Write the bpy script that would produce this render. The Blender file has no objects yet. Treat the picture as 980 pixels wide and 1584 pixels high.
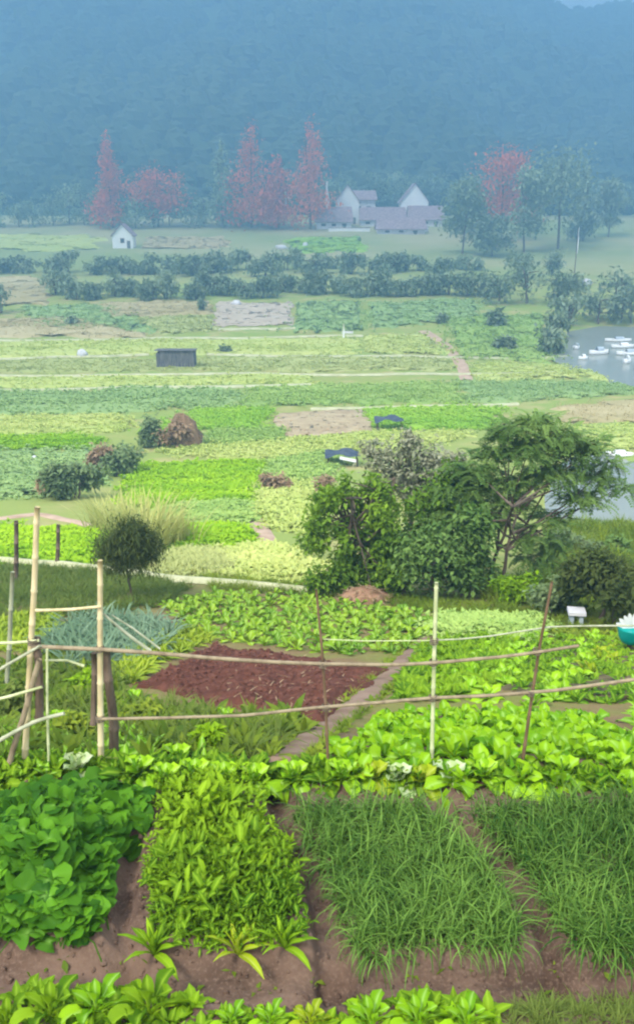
import bpy, math
import numpy as np
from math import radians, sin, cos, tan, pi

# ------------------------------------------------------------------ camera, sky, sun, exposure
sc = bpy.context.scene
COL = sc.collection
F_PX, CX, CY = 1400.0, 490.0, 792.0          # focal length and centre in photo pixels (980 x 1584)
PITCH = math.atan(462 / 1400)                # horizon lies at photo row 330
CAMZ = 16.0
cd = bpy.data.cameras.new('camera'); cam = bpy.data.objects.new('camera', cd); COL.objects.link(cam)
cam.location = (0, 0, CAMZ); cam.rotation_euler = (pi / 2 - PITCH, 0, 0)
cd.sensor_fit = 'HORIZONTAL'; cd.sensor_width = 36; cd.lens = 36 * F_PX / 980
cd.clip_start = 0.1; cd.clip_end = 8000
sc.camera = cam

SUN_EL, SUN_ROT = radians(52), radians(215)
w = bpy.data.worlds.new('World'); sc.world = w; w.use_nodes = True
nt = w.node_tree; nt.nodes.clear()
wo = nt.nodes.new('ShaderNodeOutputWorld'); bg = nt.nodes.new('ShaderNodeBackground')
sky = nt.nodes.new('ShaderNodeTexSky'); sky.sky_type = 'NISHITA'; sky.sun_disc = False
sky.sun_elevation = SUN_EL; sky.sun_rotation = SUN_ROT; sky.dust_density = 4.0; sky.air_density = 1.2
tc = nt.nodes.new('ShaderNodeTexCoord'); cn = nt.nodes.new('ShaderNodeTexNoise')
cn.inputs['Scale'].default_value = 2.2; cn.inputs['Detail'].default_value = 6
nt.links.new(tc.outputs['Generated'], cn.inputs['Vector'])
cr = nt.nodes.new('ShaderNodeValToRGB')
cr.color_ramp.elements[0].position = .3; cr.color_ramp.elements[0].color = (8.8, 9.2, 9.3, 1)
cr.color_ramp.elements[1].position = .7; cr.color_ramp.elements[1].color = (11.6, 11.6, 11.3, 1)
nt.links.new(cn.outputs['Fac'], cr.inputs['Fac'])
mx = nt.nodes.new('ShaderNodeMixRGB'); mx.inputs[0].default_value = .75       # thin overcast over the sky
nt.links.new(sky.outputs[0], mx.inputs[1]); nt.links.new(cr.outputs[0], mx.inputs[2])
nt.links.new(mx.outputs[0], bg.inputs['Color']); bg.inputs['Strength'].default_value = 0.10
nt.links.new(bg.outputs[0], wo.inputs['Surface'])

sl = bpy.data.lights.new('sun', 'SUN'); sun = bpy.data.objects.new('sun', sl); COL.objects.link(sun)
sl.energy = 1.5; sl.angle = radians(12); sl.color = (1.0, 0.96, 0.88)
# sun_rotation is measured clockwise from +Y (towards +X) : same direction for the lamp
sd = np.array([sin(SUN_ROT) * cos(SUN_EL), cos(SUN_ROT) * cos(SUN_EL), sin(SUN_EL)])
from mathutils import Vector, Matrix
sun.rotation_euler = Vector(sd).to_track_quat('Z', 'Y').to_euler()
sun.location = (-20, -20, 60)
vs = sc.view_settings
vs.view_transform = 'Standard'; vs.look = 'None'; vs.gamma = 1; vs.exposure = 1.55; vs.use_curve_mapping = False
sc.cycles.use_denoising = True
sc.cycles.max_bounces = 8; sc.cycles.volume_bounces = 2; sc.cycles.transparent_max_bounces = 8
sc.cycles.filter_width = 2.2
HAZE_DENSITY = 0.0026

rng = np.random.default_rng(7)

# ------------------------------------------------------------------ helpers: noise, pixels, terrain
def _hash(ix, iy, s):
    n = (ix.astype(np.int64) * 374761393 + iy.astype(np.int64) * 668265263 + s * 974711) & 0x7fffffff
    n = ((n ^ (n >> 13)) * 1274126177) & 0x7fffffff
    return ((n ^ (n >> 16)) & 0xffff) / 65535.0
def vnoise(x, y, s=0):
    x = np.asarray(x, float); y = np.asarray(y, float)
    ix, iy = np.floor(x), np.floor(y); fx, fy = x - ix, y - iy
    fx = fx * fx * (3 - 2 * fx); fy = fy * fy * (3 - 2 * fy)
    a, b = _hash(ix, iy, s), _hash(ix + 1, iy, s); c, d = _hash(ix, iy + 1, s), _hash(ix + 1, iy + 1, s)
    return (a + (b - a) * fx) * (1 - fy) + (c + (d - c) * fx) * fy
def fbm(x, y, s=0, o=4):
    r, a = 0, .5
    for k in range(o): r = r + a * vnoise(x * 2 ** k, y * 2 ** k, s + k); a *= .5
    return r
def sstep(a, b, x):
    t = np.clip((x - a) / (b - a), 0, 1); return t * t * (3 - 2 * t)

CP, SP = cos(PITCH), sin(PITCH)
def ray(px, py):
    xc, yc = (np.asarray(px, float) - CX) / F_PX, (CY - np.asarray(py, float)) / F_PX
    return xc, CP + yc * SP, -SP + yc * CP
def proj(x, y, z):
    z = z - CAMZ; f = y * CP - z * SP; u = y * SP + z * CP
    return CX + F_PX * x / f, CY - F_PX * u / f
def depr(row): return PITCH - math.atan((CY - row) / F_PX)

# distance of the ground for photo rows: garden terrace, hillside, valley floor, foothill
ROWD = [(1584, 3.0), (1400, 3.85), (1180, 5.0), (1110, 7.5), (1060, 9.5), (1000, 13), (920, 18.5), (900, 20.5), (860, 25), (800, 33),
        (750, 42), (700, 53), (640, 68), (600, 82), (555, 102), (500, 128), (455, 160), (430, 185), (400, 230), (370, 280), (355, 303), (340, 325)]
_kd = [d for r, d in ROWD]; _kz = [CAMZ - d * tan(depr(r)) for r, d in ROWD]
_kz[0] = _kz[1] = _kz[2] + .02
_kd = [-60, 0] + _kd + [400, 600, 6000]; _kz = [_kz[0]] * 2 + _kz + [_kz[-1] + 4, _kz[-1] + 6, _kz[-1] + 6]
_fd = np.concatenate([np.linspace(-60, 2, 60), np.geomspace(2.02, 6000, 2400)])
_fz = np.interp(_fd, _kd, _kz)
_k = np.ones(41) / 41
_sm = np.convolve(np.pad(_fz, 20, 'edge'), _k, 'valid'); _fz = np.where(_fd > 6, _sm, _fz)
def prof(y): return np.interp(y, _fd, _fz)
def pix_plane(px, py, z):
    dx, dy, dz = ray(px, py); t = (z - CAMZ) / dz; return np.array([dx * t, dy * t])
def plane_y(px, py, y):                      # point of a pixel on the upright plane at distance y
    dx, dy, dz = ray(px, py); t = y / dy; return np.array([dx * t, y, CAMZ + dz * t])

def seg_dist(x, y, pts):
    d = np.full(np.shape(x), 1e9)
    for (ax, ay), (bx, by) in zip(pts[:-1], pts[1:]):
        vx, vy = bx - ax, by - ay; L = vx * vx + vy * vy + 1e-12
        t = np.clip(((x - ax) * vx + (y - ay) * vy) / L, 0, 1)
        d = np.minimum(d, np.hypot(x - ax - t * vx, y - ay - t * vy))
    return d
def inpoly(x, y, P):
    r = np.zeros(np.shape(x), bool); j = len(P) - 1
    for i in range(len(P)):
        (xi, yi), (xj, yj) = P[i], P[j]
        c = ((yi > y) != (yj > y)) & (x < (xj - xi) * (y - yi) / ((yj - yi) + 1e-12) + xi)
        r ^= c; j = i
    return r

POND_Z = CAMZ - 14.15; RIVER_Z = CAMZ - 15.45
POND = [tuple(pix_plane(px, py, POND_Z)) for px, py in ((905, 694), (935, 704), (985, 718), (1180, 735), (1180, 860), (985, 880), (900, 872), (868, 852), (850, 815), (845, 770), (868, 720))]
RIVER = [tuple(pix_plane(px, py, RIVER_Z)) for px, py in ((880, 512), (872, 535), (878, 556), (905, 572), (940, 588), (985, 606), (1300, 640), (1500, 580), (1400, 520), (985, 506), (930, 504))]
NEARPATHS = []                                # (world polyline, half width, depth)
def H(x, y, carve=True):
    x = np.asarray(x, float); y = np.asarray(y, float)
    z = prof(y)
    z = z + (fbm(x * .25, y * .25, 3) - .5) * .25 * sstep(5.5, 14, y) * (1 - .8 * sstep(20, 45, y)) + (fbm(x * .05 + 9, y * .05, 5) - .5) * .8 * sstep(25, 70, y)
    z = z + ((fbm(x * 6, y * 6, 8) - .5) * .06 + (fbm(x * 17, y * 17, 11, 2) - .37) * .04) * (1 - sstep(8, 16, y))
    if carve:
        for P, lv, bw in ((POND, POND_Z, 5.0), (RIVER, RIVER_Z, 5.0)):
            d = seg_dist(x, y, P + P[:1]); ins = inpoly(x, y, P)
            k = np.where(ins, 1, np.clip(1 - d / bw, 0, 1)); k = k * k * (3 - 2 * k)
            tgt = np.where(ins, lv - .1 - np.minimum(d * .2, 1.0), lv + .05 + .0 * d)
            z = z * (1 - k) + np.minimum(z, tgt) * k
            z = np.where(ins, np.minimum(z, tgt), z)
    for pts, hw, dep in NEARPATHS:
        d = seg_dist(x, y, pts); z = z - dep * (1 - sstep(hw * .55, hw * 1.25, d))
    return z
_YS = np.geomspace(2.0, 1500, 1500)
def hit(px, py, h=0.0):
    dx, dy, dz = ray(px, py)
    x = _YS * (dx / dy); zr = CAMZ + _YS * (dz / dy)
    g = zr - (H(x, _YS) + h)
    k = np.argmax(g < 0) if (g < 0).any() else len(g) - 1
    if k > 0 and g[k] < 0: t = g[k - 1] / (g[k - 1] - g[k]); y = _YS[k - 1] + t * (_YS[k] - _YS[k - 1])
    else: y = _YS[k]
    xx = y * dx / dy
    return np.array([xx, y, float(H(xx, y))])
def w2(pts): return [tuple(hit(a, b)[:2]) for a, b in pts]
_np = [(w2([(-400, 1478), (0, 1490), (300, 1502), (600, 1505), (1000, 1520), (1400, 1530)]), .15, .13),
       (w2([(205, 1300), (188, 1370), (192, 1440), (205, 1500)]), .07, .10),
       (w2([(424, 1205), (452, 1290), (500, 1380), (520, 1490)]), .09, .11),
       (w2([(690, 1245), (760, 1310), (835, 1410), (870, 1500)]), .07, .11)]
NEARPATHS += _np

# ------------------------------------------------------------------ helpers: meshes, objects, materials
def mesh_np(name, V, Fs, tint=None, rib=None, smooth=True):
    if not isinstance(Fs, (list, tuple)): Fs = [Fs]
    Fs = [np.asarray(f, np.int32) for f in Fs if len(f)]
    me = bpy.data.meshes.new(name); V = np.asarray(V, np.float32)
    me.vertices.add(len(V)); me.vertices.foreach_set('co', V.ravel())
    li = np.concatenate([f.ravel() for f in Fs]); tot = np.concatenate([np.full(len(f), f.shape[1]) for f in Fs])
    st = np.concatenate([[0], np.cumsum(tot)[:-1]]).astype(np.int32)
    me.loops.add(len(li)); me.loops.foreach_set('vertex_index', li)
    me.polygons.add(len(tot)); me.polygons.foreach_set('loop_start', st)
    me.polygons.foreach_set('use_smooth', np.full(len(tot), smooth))
    me.update(calc_edges=True)
    if tint is not None:
        a = me.attributes.new('tint', 'FLOAT', 'POINT'); a.data.foreach_set('value', np.asarray(tint, np.float32))
    if rib is not None:
        a = me.attributes.new('rib', 'FLOAT', 'POINT'); a.data.foreach_set('value', np.asarray(rib, np.float32))
    return me
def obj(name, me, mat=None, parent=None, loc=None):
    o = bpy.data.objects.new(name, me); COL.objects.link(o)
    if mat is not None and not me.materials: me.materials.append(mat)
    if parent is not None: o.parent = parent
    if loc is not None: o.location = loc
    return o
def tag(o, label, cat, group=None, kind=None):
    o['label'] = label; o['category'] = cat
    if group: o['group'] = group
    if kind: o['kind'] = kind
    return o
def empty(name, loc, label, cat, group=None, rz=0):
    o = bpy.data.objects.new(name, None); COL.objects.link(o); o.empty_display_size = .2
    o.location = loc; o.rotation_euler = (0, 0, rz); return tag(o, label, cat, group)
ORD = ['first', 'second', 'third', 'fourth', 'fifth', 'sixth', 'seventh', 'eighth', 'ninth', 'tenth', 'eleventh', 'twelfth', 'thirteenth', 'fourteenth',
       'fifteenth', 'sixteenth', 'seventeenth', 'eighteenth', 'nineteenth', 'twentieth', 'twenty-first', 'twenty-second', 'twenty-third', 'twenty-fourth']

def _mat(name):
    m = bpy.data.materials.new(name); m.use_nodes = True; t = m.node_tree; t.nodes.clear()
    return m, t, t.nodes, t.links
def _noise(t, scale, detail=4, vec=None):
    n = t.nodes.new('ShaderNodeTexNoise'); n.inputs['Scale'].default_value = scale; n.inputs['Detail'].default_value = detail
    if vec is not None: t.links.new(vec, n.inputs['Vector'])
    return n.outputs['Fac']
def _math(t, op, a, b=None, clamp=False):
    n = t.nodes.new('ShaderNodeMath'); n.operation = op; n.use_clamp = clamp
    for i, v in enumerate((a, b)):
        if v is None: continue
        if isinstance(v, (int, float)): n.inputs[i].default_value = v
        else: t.links.new(v, n.inputs[i])
    return n.outputs[0]
def _mixc(t, f, a, b):
    n = t.nodes.new('ShaderNodeMixRGB')
    for i, v in enumerate((f, a, b)):
        if isinstance(v, (int, float)): n.inputs[i].default_value = v
        elif isinstance(v, tuple): n.inputs[i].default_value = (*v, 1)
        else: t.links.new(v, n.inputs[i])
    return n.outputs[0]
def leafmat(name, c1, c2, trans=.35, rough=.5, rib=None, nscale=2.5, spec=.10):
    m, t, N, L = _mat(name)
    at = N.new('ShaderNodeAttribute'); at.attribute_name = 'tint'
    oi = N.new('ShaderNodeObjectInfo'); co = N.new('ShaderNodeTexCoord')
    f = _math(t, 'ADD', _math(t, 'MULTIPLY', at.outputs['Fac'], .75), _math(t, 'MULTIPLY', oi.outputs['Random'], .25))
    f = _math(t, 'ADD', f, _math(t, 'MULTIPLY', _math(t, 'SUBTRACT', _noise(t, nscale, 3, co.outputs['Object']), .5), .6), True)
    c = _mixc(t, f, c1, c2)
    if rib:
        ra = N.new('ShaderNodeAttribute'); ra.attribute_name = 'rib'
        c = _mixc(t, _math(t, 'MULTIPLY', _math(t, 'POWER', ra.outputs['Fac'], 3.0), .75), c, rib)
    p = N.new('ShaderNodeBsdfPrincipled'); p.inputs['Roughness'].default_value = rough; p.inputs['Specular IOR Level'].default_value = spec
    L.new(c, p.inputs['Base Color'])
    tr = N.new('ShaderNodeBsdfTranslucent'); L.new(_mixc(t, .2, c, (.30, .45, .01)), tr.inputs['Color'])
    ms = N.new('ShaderNodeMixShader'); ms.inputs[0].default_value = trans
    L.new(p.outputs[0], ms.inputs[1]); L.new(tr.outputs[0], ms.inputs[2])
    o = N.new('ShaderNodeOutputMaterial'); L.new(ms.outputs[0], o.inputs['Surface'])
    return m
def plainmat(name, c1, c2, scale=4, rough=.8, bump=.3, stretch=None, spec=.12, coords='Object', dist=.03):
    m, t, N, L = _mat(name)
    co = N.new('ShaderNodeTexCoord'); v = co.outputs[coords]
    if stretch:
        mp = N.new('ShaderNodeMapping'); mp.inputs['Scale'].default_value = stretch; L.new(v, mp.inputs['Vector']); v = mp.outputs[0]
    f = _noise(t, scale, 6, v); oi = N.new('ShaderNodeObjectInfo')
    at = N.new('ShaderNodeAttribute'); at.attribute_name = 'tint'
    rmp = N.new('ShaderNodeValToRGB'); rmp.color_ramp.elements[0].position = .32; rmp.color_ramp.elements[1].position = .68
    L.new(f, rmp.inputs[0])
    ff = _math(t, 'ADD', rmp.outputs[0], _math(t, 'MULTIPLY', at.outputs['Fac'], .5), True)
    c = _mixc(t, ff, c1, c2)
    p = N.new('ShaderNodeBsdfPrincipled'); p.inputs['Roughness'].default_value = rough; p.inputs['Specular IOR Level'].default_value = spec
    L.new(c, p.inputs['Base Color'])
    if bump:
        b = N.new('ShaderNodeBump'); b.inputs['Strength'].default_value = bump; b.inputs['Distance'].default_value = dist
        L.new(_noise(t, scale * 3.1, 8, v), b.inputs['Height']); L.new(b.outputs[0], p.inputs['Normal'])
    o = N.new('ShaderNodeOutputMaterial'); L.new(p.outputs[0], o.inputs['Surface'])
    return m

M = {}
M['squash'] = leafmat('squash leaf', (0.0120, 0.0645, 0.0034), (0.1118, 0.2838, 0.0103), .15, .6, (.22, .42, .08))
M['greens'] = leafmat('greens leaf', (0.0446, 0.1287, 0.0027), (0.2673, 0.4277, 0.0090), .2, .6, (.30, .46, .03))
M['lime'] = leafmat('lime leaf', (.17, .38, .006), (.38, .62, .015), .25, .6, (.5, .68, .2))
M['yellow'] = leafmat('yellow green leaf', (.18, .28, .004), (.40, .48, .012), .25, .5, (.5, .55, .12))
M['lettuce'] = leafmat('lettuce leaf', (0.0994, 0.2732, 0.0037), (0.3450, 0.5763, 0.0092), .25, .6, (.4, .62, .15))
M['cabbage'] = leafmat('field greens leaf', (0.0684, 0.2076, 0.0038), (0.3605, 0.5130, 0.0228), .2, .5, (.45, .6, .2))
M['pale'] = leafmat('pale leaf', (.42, .55, .18), (.60, .70, .40), .3, .5, (.7, .75, .55))
M['scallion'] = leafmat('scallion blade', (0.0180, 0.0697, 0.0059), (0.1714, 0.3034, 0.0496), .15, .5)
M['leek'] = leafmat('leek blade', (.08, .15, .075), (.22, .31, .19), .15, .45)
M['weed'] = leafmat('weed leaf', (.08, .14, .01), (.28, .34, .03), .2, .6)
M['olive'] = leafmat('olive leaf', (.10, .15, .025), (.20, .25, .05), .3, .6)
M['treeA'] = leafmat('tree leaf', (.04, .11, .008), (.24, .38, .03), .25, .5)
M['treeB'] = leafmat('feather leaf', (.05, .12, .02), (.22, .33, .08), .2, .5)
M['grey'] = leafmat('grey leaf', (.24, .26, .15), (.48, .46, .33), .2, .6)
M['dark'] = leafmat('dark leaf', (0.0405, 0.0585, 0.0135), (0.0990, 0.1260, 0.0270), .2, .6)
M['mid'] = leafmat('middle bush leaf', (.11, .17, .07), (.27, .34, .14), .2, .7, nscale=.6)  # leaf colour lightened to paint in the haze over the middle fields
M['farG'] = leafmat('far green leaf', (.14, .20, .13), (.32, .38, .22), .2, .7, nscale=.3)  # hedge green paled: mist across the valley is put into the colour
M['farL'] = leafmat('far light leaf', (.20, .27, .16), (.38, .44, .26), .2, .7, nscale=.3)  # paler still, with the same mist painted into the leaf colour
M['forest'] = leafmat('mountain wood leaf', (.03, .06, .035), (.075, .105, .055), .1, .8, nscale=.05)
M['red'] = leafmat('autumn leaf', (0.5750, 0.1100, 0.0660), (0.8050, 0.2420, 0.1430), .25, .7, nscale=.2)
M['brownleaf'] = leafmat('dry leaf', (0.2990, 0.1875, 0.1120), (0.4830, 0.3500, 0.2100), .2, .7)
M['reed'] = leafmat('reed leaf', (.42, .42, .12), (.62, .60, .22), .35, .6)
M['bark'] = plainmat('bark', (.09, .065, .045), (.20, .16, .12), 8, .9, .6, (1, 1, .2))
M['bamboo'] = plainmat('bamboo', (.42, .33, .16), (.62, .52, .30), 6, .5, .15, (3, 3, .6))
M['bambooG'] = plainmat('green bamboo', (.36, .40, .18), (.55, .58, .32), 6, .45, .15, (3, 3, .6))
M['bambooD'] = plainmat('weathered bamboo', (.16, .12, .075), (.30, .24, .15), 7, .6, .25, (3, 3, .6))
M['bambooR'] = plainmat('reddish stick', (.10, .065, .035), (.19, .12, .07), 7, .6, .25, (3, 3, .6))
M['bambooP'] = plainmat('bleached bamboo', (.25, .27, .16), (.40, .41, .28), 7, .6, .2, (3, 3, .6))
M['wood'] = plainmat('old wood', (.07, .05, .035), (.19, .14, .10), 9, .85, .7, (2.5, 2.5, .35))
M['twine'] = plainmat('twine', (.10, .08, .06), (.25, .20, .14), 40, .9, .4)
M['soilred'] = plainmat('tilled red soil', (.085, .030, .019), (.145, .056, .037), 5, .95, .6, dist=.05)
M['clod'] = plainmat('soil clod', (.09, .034, .022), (.155, .066, .046), 12, .95, .6)
M['path'] = plainmat('trodden earth', (.20, .125, .085), (.31, .21, .15), 3, .9, .5)
M['pathpale'] = plainmat('pale field path', (.40, .40, .22), (.56, .54, .34), 1.2, .9, .3)
M['pathpink'] = plainmat('pinkish field path', (.42, .28, .19), (.56, .40, .29), 1.2, .9, .3)
M['mound'] = plainmat('reddish dry earth', (.22, .12, .07), (.36, .21, .13), 6, .95, .6)
M['straw'] = plainmat('straw', (.40, .30, .16), (.60, .47, .28), 14, .8, .5)
M['white'] = plainmat('white paint', (.70, .70, .70), (.84, .84, .83), 3, .6, .05)
M['offwhite'] = plainmat('limewash', (.55, .54, .56), (.72, .70, .72), .8, .8, .1)
M['tile'] = plainmat('roof tile', (.22, .15, .17), (.36, .27, .29), 1.5, .8, .4)
M['hut'] = plainmat('weathered planks', (.08, .08, .09), (.20, .19, .19), 3, .85, .5, (4, 4, .4))
M['tarp'] = plainmat('dark blue tarp', (.035, .05, .075), (.09, .11, .14), 3, .5, .3)
M['teal'] = plainmat('teal plastic', (.0, .22, .20), (.01, .34, .30), 4, .35, .05)
M['glass'] = plainmat('window dark', (.03, .035, .04), (.06, .07, .08), 3, .2, 0)
M['hullblue'] = plainmat('boat hull', (.30, .36, .42), (.50, .56, .60), 3, .5, .1)

def groundmat():
    m, t, N, L = _mat('ground'); co = N.new('ShaderNodeTexCoord'); v = co.outputs['Object']
    sx = N.new('ShaderNodeSeparateXYZ'); L.new(v, sx.inputs[0]); y = sx.outputs['Y']
    def ramp(a, b):
        n = N.new('ShaderNodeMapRange'); n.inputs[1].default_value = a; n.inputs[2].default_value = b; L.new(y, n.inputs[0]); return n.outputs[0]
    def step(f, a, b):
        n = N.new('ShaderNodeMapRange'); n.inputs[1].default_value = a; n.inputs[2].default_value = b; L.new(f, n.inputs[0]); return n.outputs[0]
    soil = _mixc(t, step(_noise(t, 3, 8, v), .35, .65), (.075, .046, .032), (.18, .115, .082))
    soil = _mixc(t, step(_noise(t, 60, 3, v), .5, .8), soil, (.20, .135, .098))
    weed = _mixc(t, step(_noise(t, 1.3, 6, v), .4, .65), (.22, .145, .07), (.20, .20, .05))
    val = _mixc(t, step(_noise(t, .06, 5, v), .35, .65), (.31, .33, .09), (.24, .33, .07))
    val = _mixc(t, step(_noise(t, .35, 5, v), .5, .7), val, (.42, .36, .15))
    far = _mixc(t, step(_noise(t, .02, 5, v), .4, .6), (.24, .29, .10), (.36, .34, .17))
    c = _mixc(t, ramp(5.2, 7.5), soil, weed); c = _mixc(t, ramp(17, 28), c, val); c = _mixc(t, ramp(140, 240), c, far)
    p = N.new('ShaderNodeBsdfPrincipled'); p.inputs['Roughness'].default_value = .95; p.inputs['Specular IOR Level'].default_value = .15
    L.new(c, p.inputs['Base Color'])
    b = N.new('ShaderNodeBump'); b.inputs['Strength'].default_value = .7; b.inputs['Distance'].default_value = .04
    L.new(_noise(t, 9, 9, v), b.inputs['Height']); L.new(b.outputs[0], p.inputs['Normal'])
    o = N.new('ShaderNodeOutputMaterial'); L.new(p.outputs[0], o.inputs['Surface']); return m
M['ground'] = groundmat()
def watermat():
    m, t, N, L = _mat('water'); co = N.new('ShaderNodeTexCoord')
    p = N.new('ShaderNodeBsdfPrincipled'); p.inputs['Base Color'].default_value = (.26, .28, .24, 1)
    p.inputs['Roughness'].default_value = .2; p.inputs['IOR'].default_value = 1.33
    b = N.new('ShaderNodeBump'); b.inputs['Strength'].default_value = .12; b.inputs['Distance'].default_value = .05
    L.new(_noise(t, 1.6, 4, co.outputs['Object']), b.inputs['Height']); L.new(b.outputs[0], p.inputs['Normal'])
    o = N.new('ShaderNodeOutputMaterial'); L.new(p.outputs[0], o.inputs['Surface']); return m
M['water'] = watermat()
M['hill'] = plainmat('wooded hillside', (.03, .07, .04), (.075, .115, .06), .02, .95, .6, coords='Object', dist=2)

# geometry generators: each returns V (n,3), F quads or tris, rib (n)
def leaf(L, W, segs=4, a0=60, bend=80, fold=.2, shape='lance', ruffle=0, seed=0, petiole=0.0, cols=3):
    t = np.linspace(0, 1, segs + 1); a = np.radians(a0 - bend * t)
    ds = L / segs; am = (a[:-1] + a[1:]) / 2
    cy = np.concatenate([[0], np.cumsum(np.cos(am) * ds)]); cz = np.concatenate([[0], np.cumsum(np.sin(am) * ds)])
    tt = np.clip((t - petiole) / (1 - petiole), 0, 1)
    wd = {'lance': np.sin(pi * tt ** .8) ** .8, 'spoon': np.sin(pi * tt ** 1.6) ** .7, 'oval': np.sin(pi * tt) ** .6, 'blade': (1 - t ** 2.2) * .9 + .1 * (t < .99)}[shape] * W / 2
    wd = np.maximum(wd, W * .04); wd[-1] = W * .015
    nz = np.cos(a); ny = -np.sin(a)
    r = np.random.default_rng(seed); V = []; ss = np.linspace(-1, 1, cols); m = cols
    for i in range(segs + 1):
        ru = ruffle * W * (r.random(cols) - .5)
        for k, s in enumerate(ss):
            up = fold * wd[i] * abs(s) + ru[k] * s * s
            V.append((s * wd[i] * (1 - .1 * abs(fold)), cy[i] + ny[i] * up, cz[i] + nz[i] * up))
    Fq = [(m * i + k, m * i + k + 1, m * (i + 1) + k + 1, m * (i + 1) + k) for i in range(segs) for k in range(m - 1)]
    return np.array(V), np.array(Fq), np.tile((1 - np.abs(ss)) ** (1 if m == 3 else 1.8), segs + 1)
def heart(R, seed=0, n=22):
    r = np.random.default_rng(seed); th = np.linspace(0, 2 * pi, n, endpoint=False)
    rad = R * (.80 + .20 * np.cos(th) ** 2 + .06 * np.cos(5 * th + r.normal() * .3)); rad *= 1 - .55 * np.exp(-((th - pi) / .3) ** 2)
    x = np.sin(th) * rad; y = np.cos(th) * rad * 1.05
    V = [(0, -.25 * R, 0.0)]; rb = [1.0]
    for k, s in ((0, .5), (1, 1.0)):
        for i in range(n):
            V.append((x[i] * s, -.25 * R + (y[i] + .25 * R) * s, R * (.10 * s - .28 * s * s * (1 + .55 * np.sin(3 * th[i] + seed)) + .06 * s * np.cos(7 * th[i] + seed)))); rb.append(.25 if s < .9 else 0)
    T = [(0, 1 + i, 1 + (i + 1) % n) for i in range(n)]
    Q = [(1 + i, 1 + n + i, 1 + n + (i + 1) % n, 1 + (i + 1) % n) for i in range(n)]
    return np.array(V), [np.array(T), np.array(Q)], np.array(rb)
def rot(V, rz=0, rx=0, ry=0):
    c, s = cos(rx), sin(rx); V = V @ np.array([[1, 0, 0], [0, c, -s], [0, s, c]]).T
    c, s = cos(ry), sin(ry); V = V @ np.array([[c, 0, s], [0, 1, 0], [-s, 0, c]]).T
    c, s = cos(rz), sin(rz); return V @ np.array([[c, -s, 0], [s, c, 0], [0, 0, 1]]).T
def merge(parts):
    Vs, Fs, Rs, o = [], [], [], 0
    for V, F_, R in parts: Vs.append(V); Fs.append(F_ + o); Rs.append(R); o += len(V)
    return np.concatenate(Vs), np.concatenate(Fs), np.concatenate(Rs)
def rosette(n, L, W, seed=0, a0=(75, 30), bend=(60, 100), shape='spoon', segs=4, ruffle=0, fold=.25, petiole=.1, list_out=False, cols=3, rise=0.0):
    r = np.random.default_rng(seed); out = []
    for i in range(n):
        k = i / max(n - 1, 1); l = L * (.65 + .45 * k) * (.85 + .3 * r.random())
        V, F_, R = leaf(l, W * (.8 + .4 * r.random()) * (.7 + .4 * k), segs, a0[0] + (a0[1] - a0[0]) * k + r.normal() * 6, bend[0] + (bend[1] - bend[0]) * k + r.normal() * 10, fold, shape, ruffle, seed * 31 + i, petiole, cols)
        V = rot(V, i * 2.4 + r.normal() * .25, 0, r.normal() * .15); V[:, 2] += rise * (1 - k); V[:, :2] += r.normal(0, rise * .25, 2)
        out.append((V, F_, R))
    return out if list_out else merge(out)
def replicate(V, Fq, R, pos, rz, scale, tilt=None, rng=rng, tintv=None):
    n, m = len(pos), len(V); pos = np.asarray(pos, float); scale = np.asarray(scale, float)
    P = V[None] * (scale[:, None, None] if scale.ndim == 1 else scale[:, None, :])
    if tilt is not None:
        c, s = np.cos(tilt)[:, None], np.sin(tilt)[:, None]
        P = np.stack([P[..., 0], P[..., 1] * c - P[..., 2] * s, P[..., 1] * s + P[..., 2] * c], -1)
    c, s = np.cos(rz)[:, None], np.sin(rz)[:, None]
    P = np.stack([P[..., 0] * c - P[..., 1] * s, P[..., 0] * s + P[..., 1] * c, P[..., 2]], -1) + pos[:, None, :]
    FF = (Fq[None] + (np.arange(n) * m)[:, None, None]).reshape(-1, Fq.shape[1])
    tv = rng.random(n) if tintv is None else tintv
    return P.reshape(-1, 3), FF, np.repeat(tv, m), np.tile(R, n)
def multi(variants, pos, rz, scale, tilt=None, tintv=None, rng=rng):
    """scatter several mesh variants over the points, joined"""
    k = rng.integers(0, len(variants), len(pos)); Vs, Fs, Ts, Rs, o = [], [], [], [], 0
    for i, (V, Fq, R) in enumerate(variants):
        s = k == i
        if not s.any(): continue
        a, b, c, d = replicate(V, Fq, R, pos[s], rz[s], scale[s], None if tilt is None else tilt[s], rng, None if tintv is None else tintv[s])
        Vs.append(a); Fs.append(b + o); Ts.append(c); Rs.append(d); o += len(a)
    return np.concatenate(Vs), np.concatenate(Fs), np.concatenate(Ts), np.concatenate(Rs)
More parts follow.
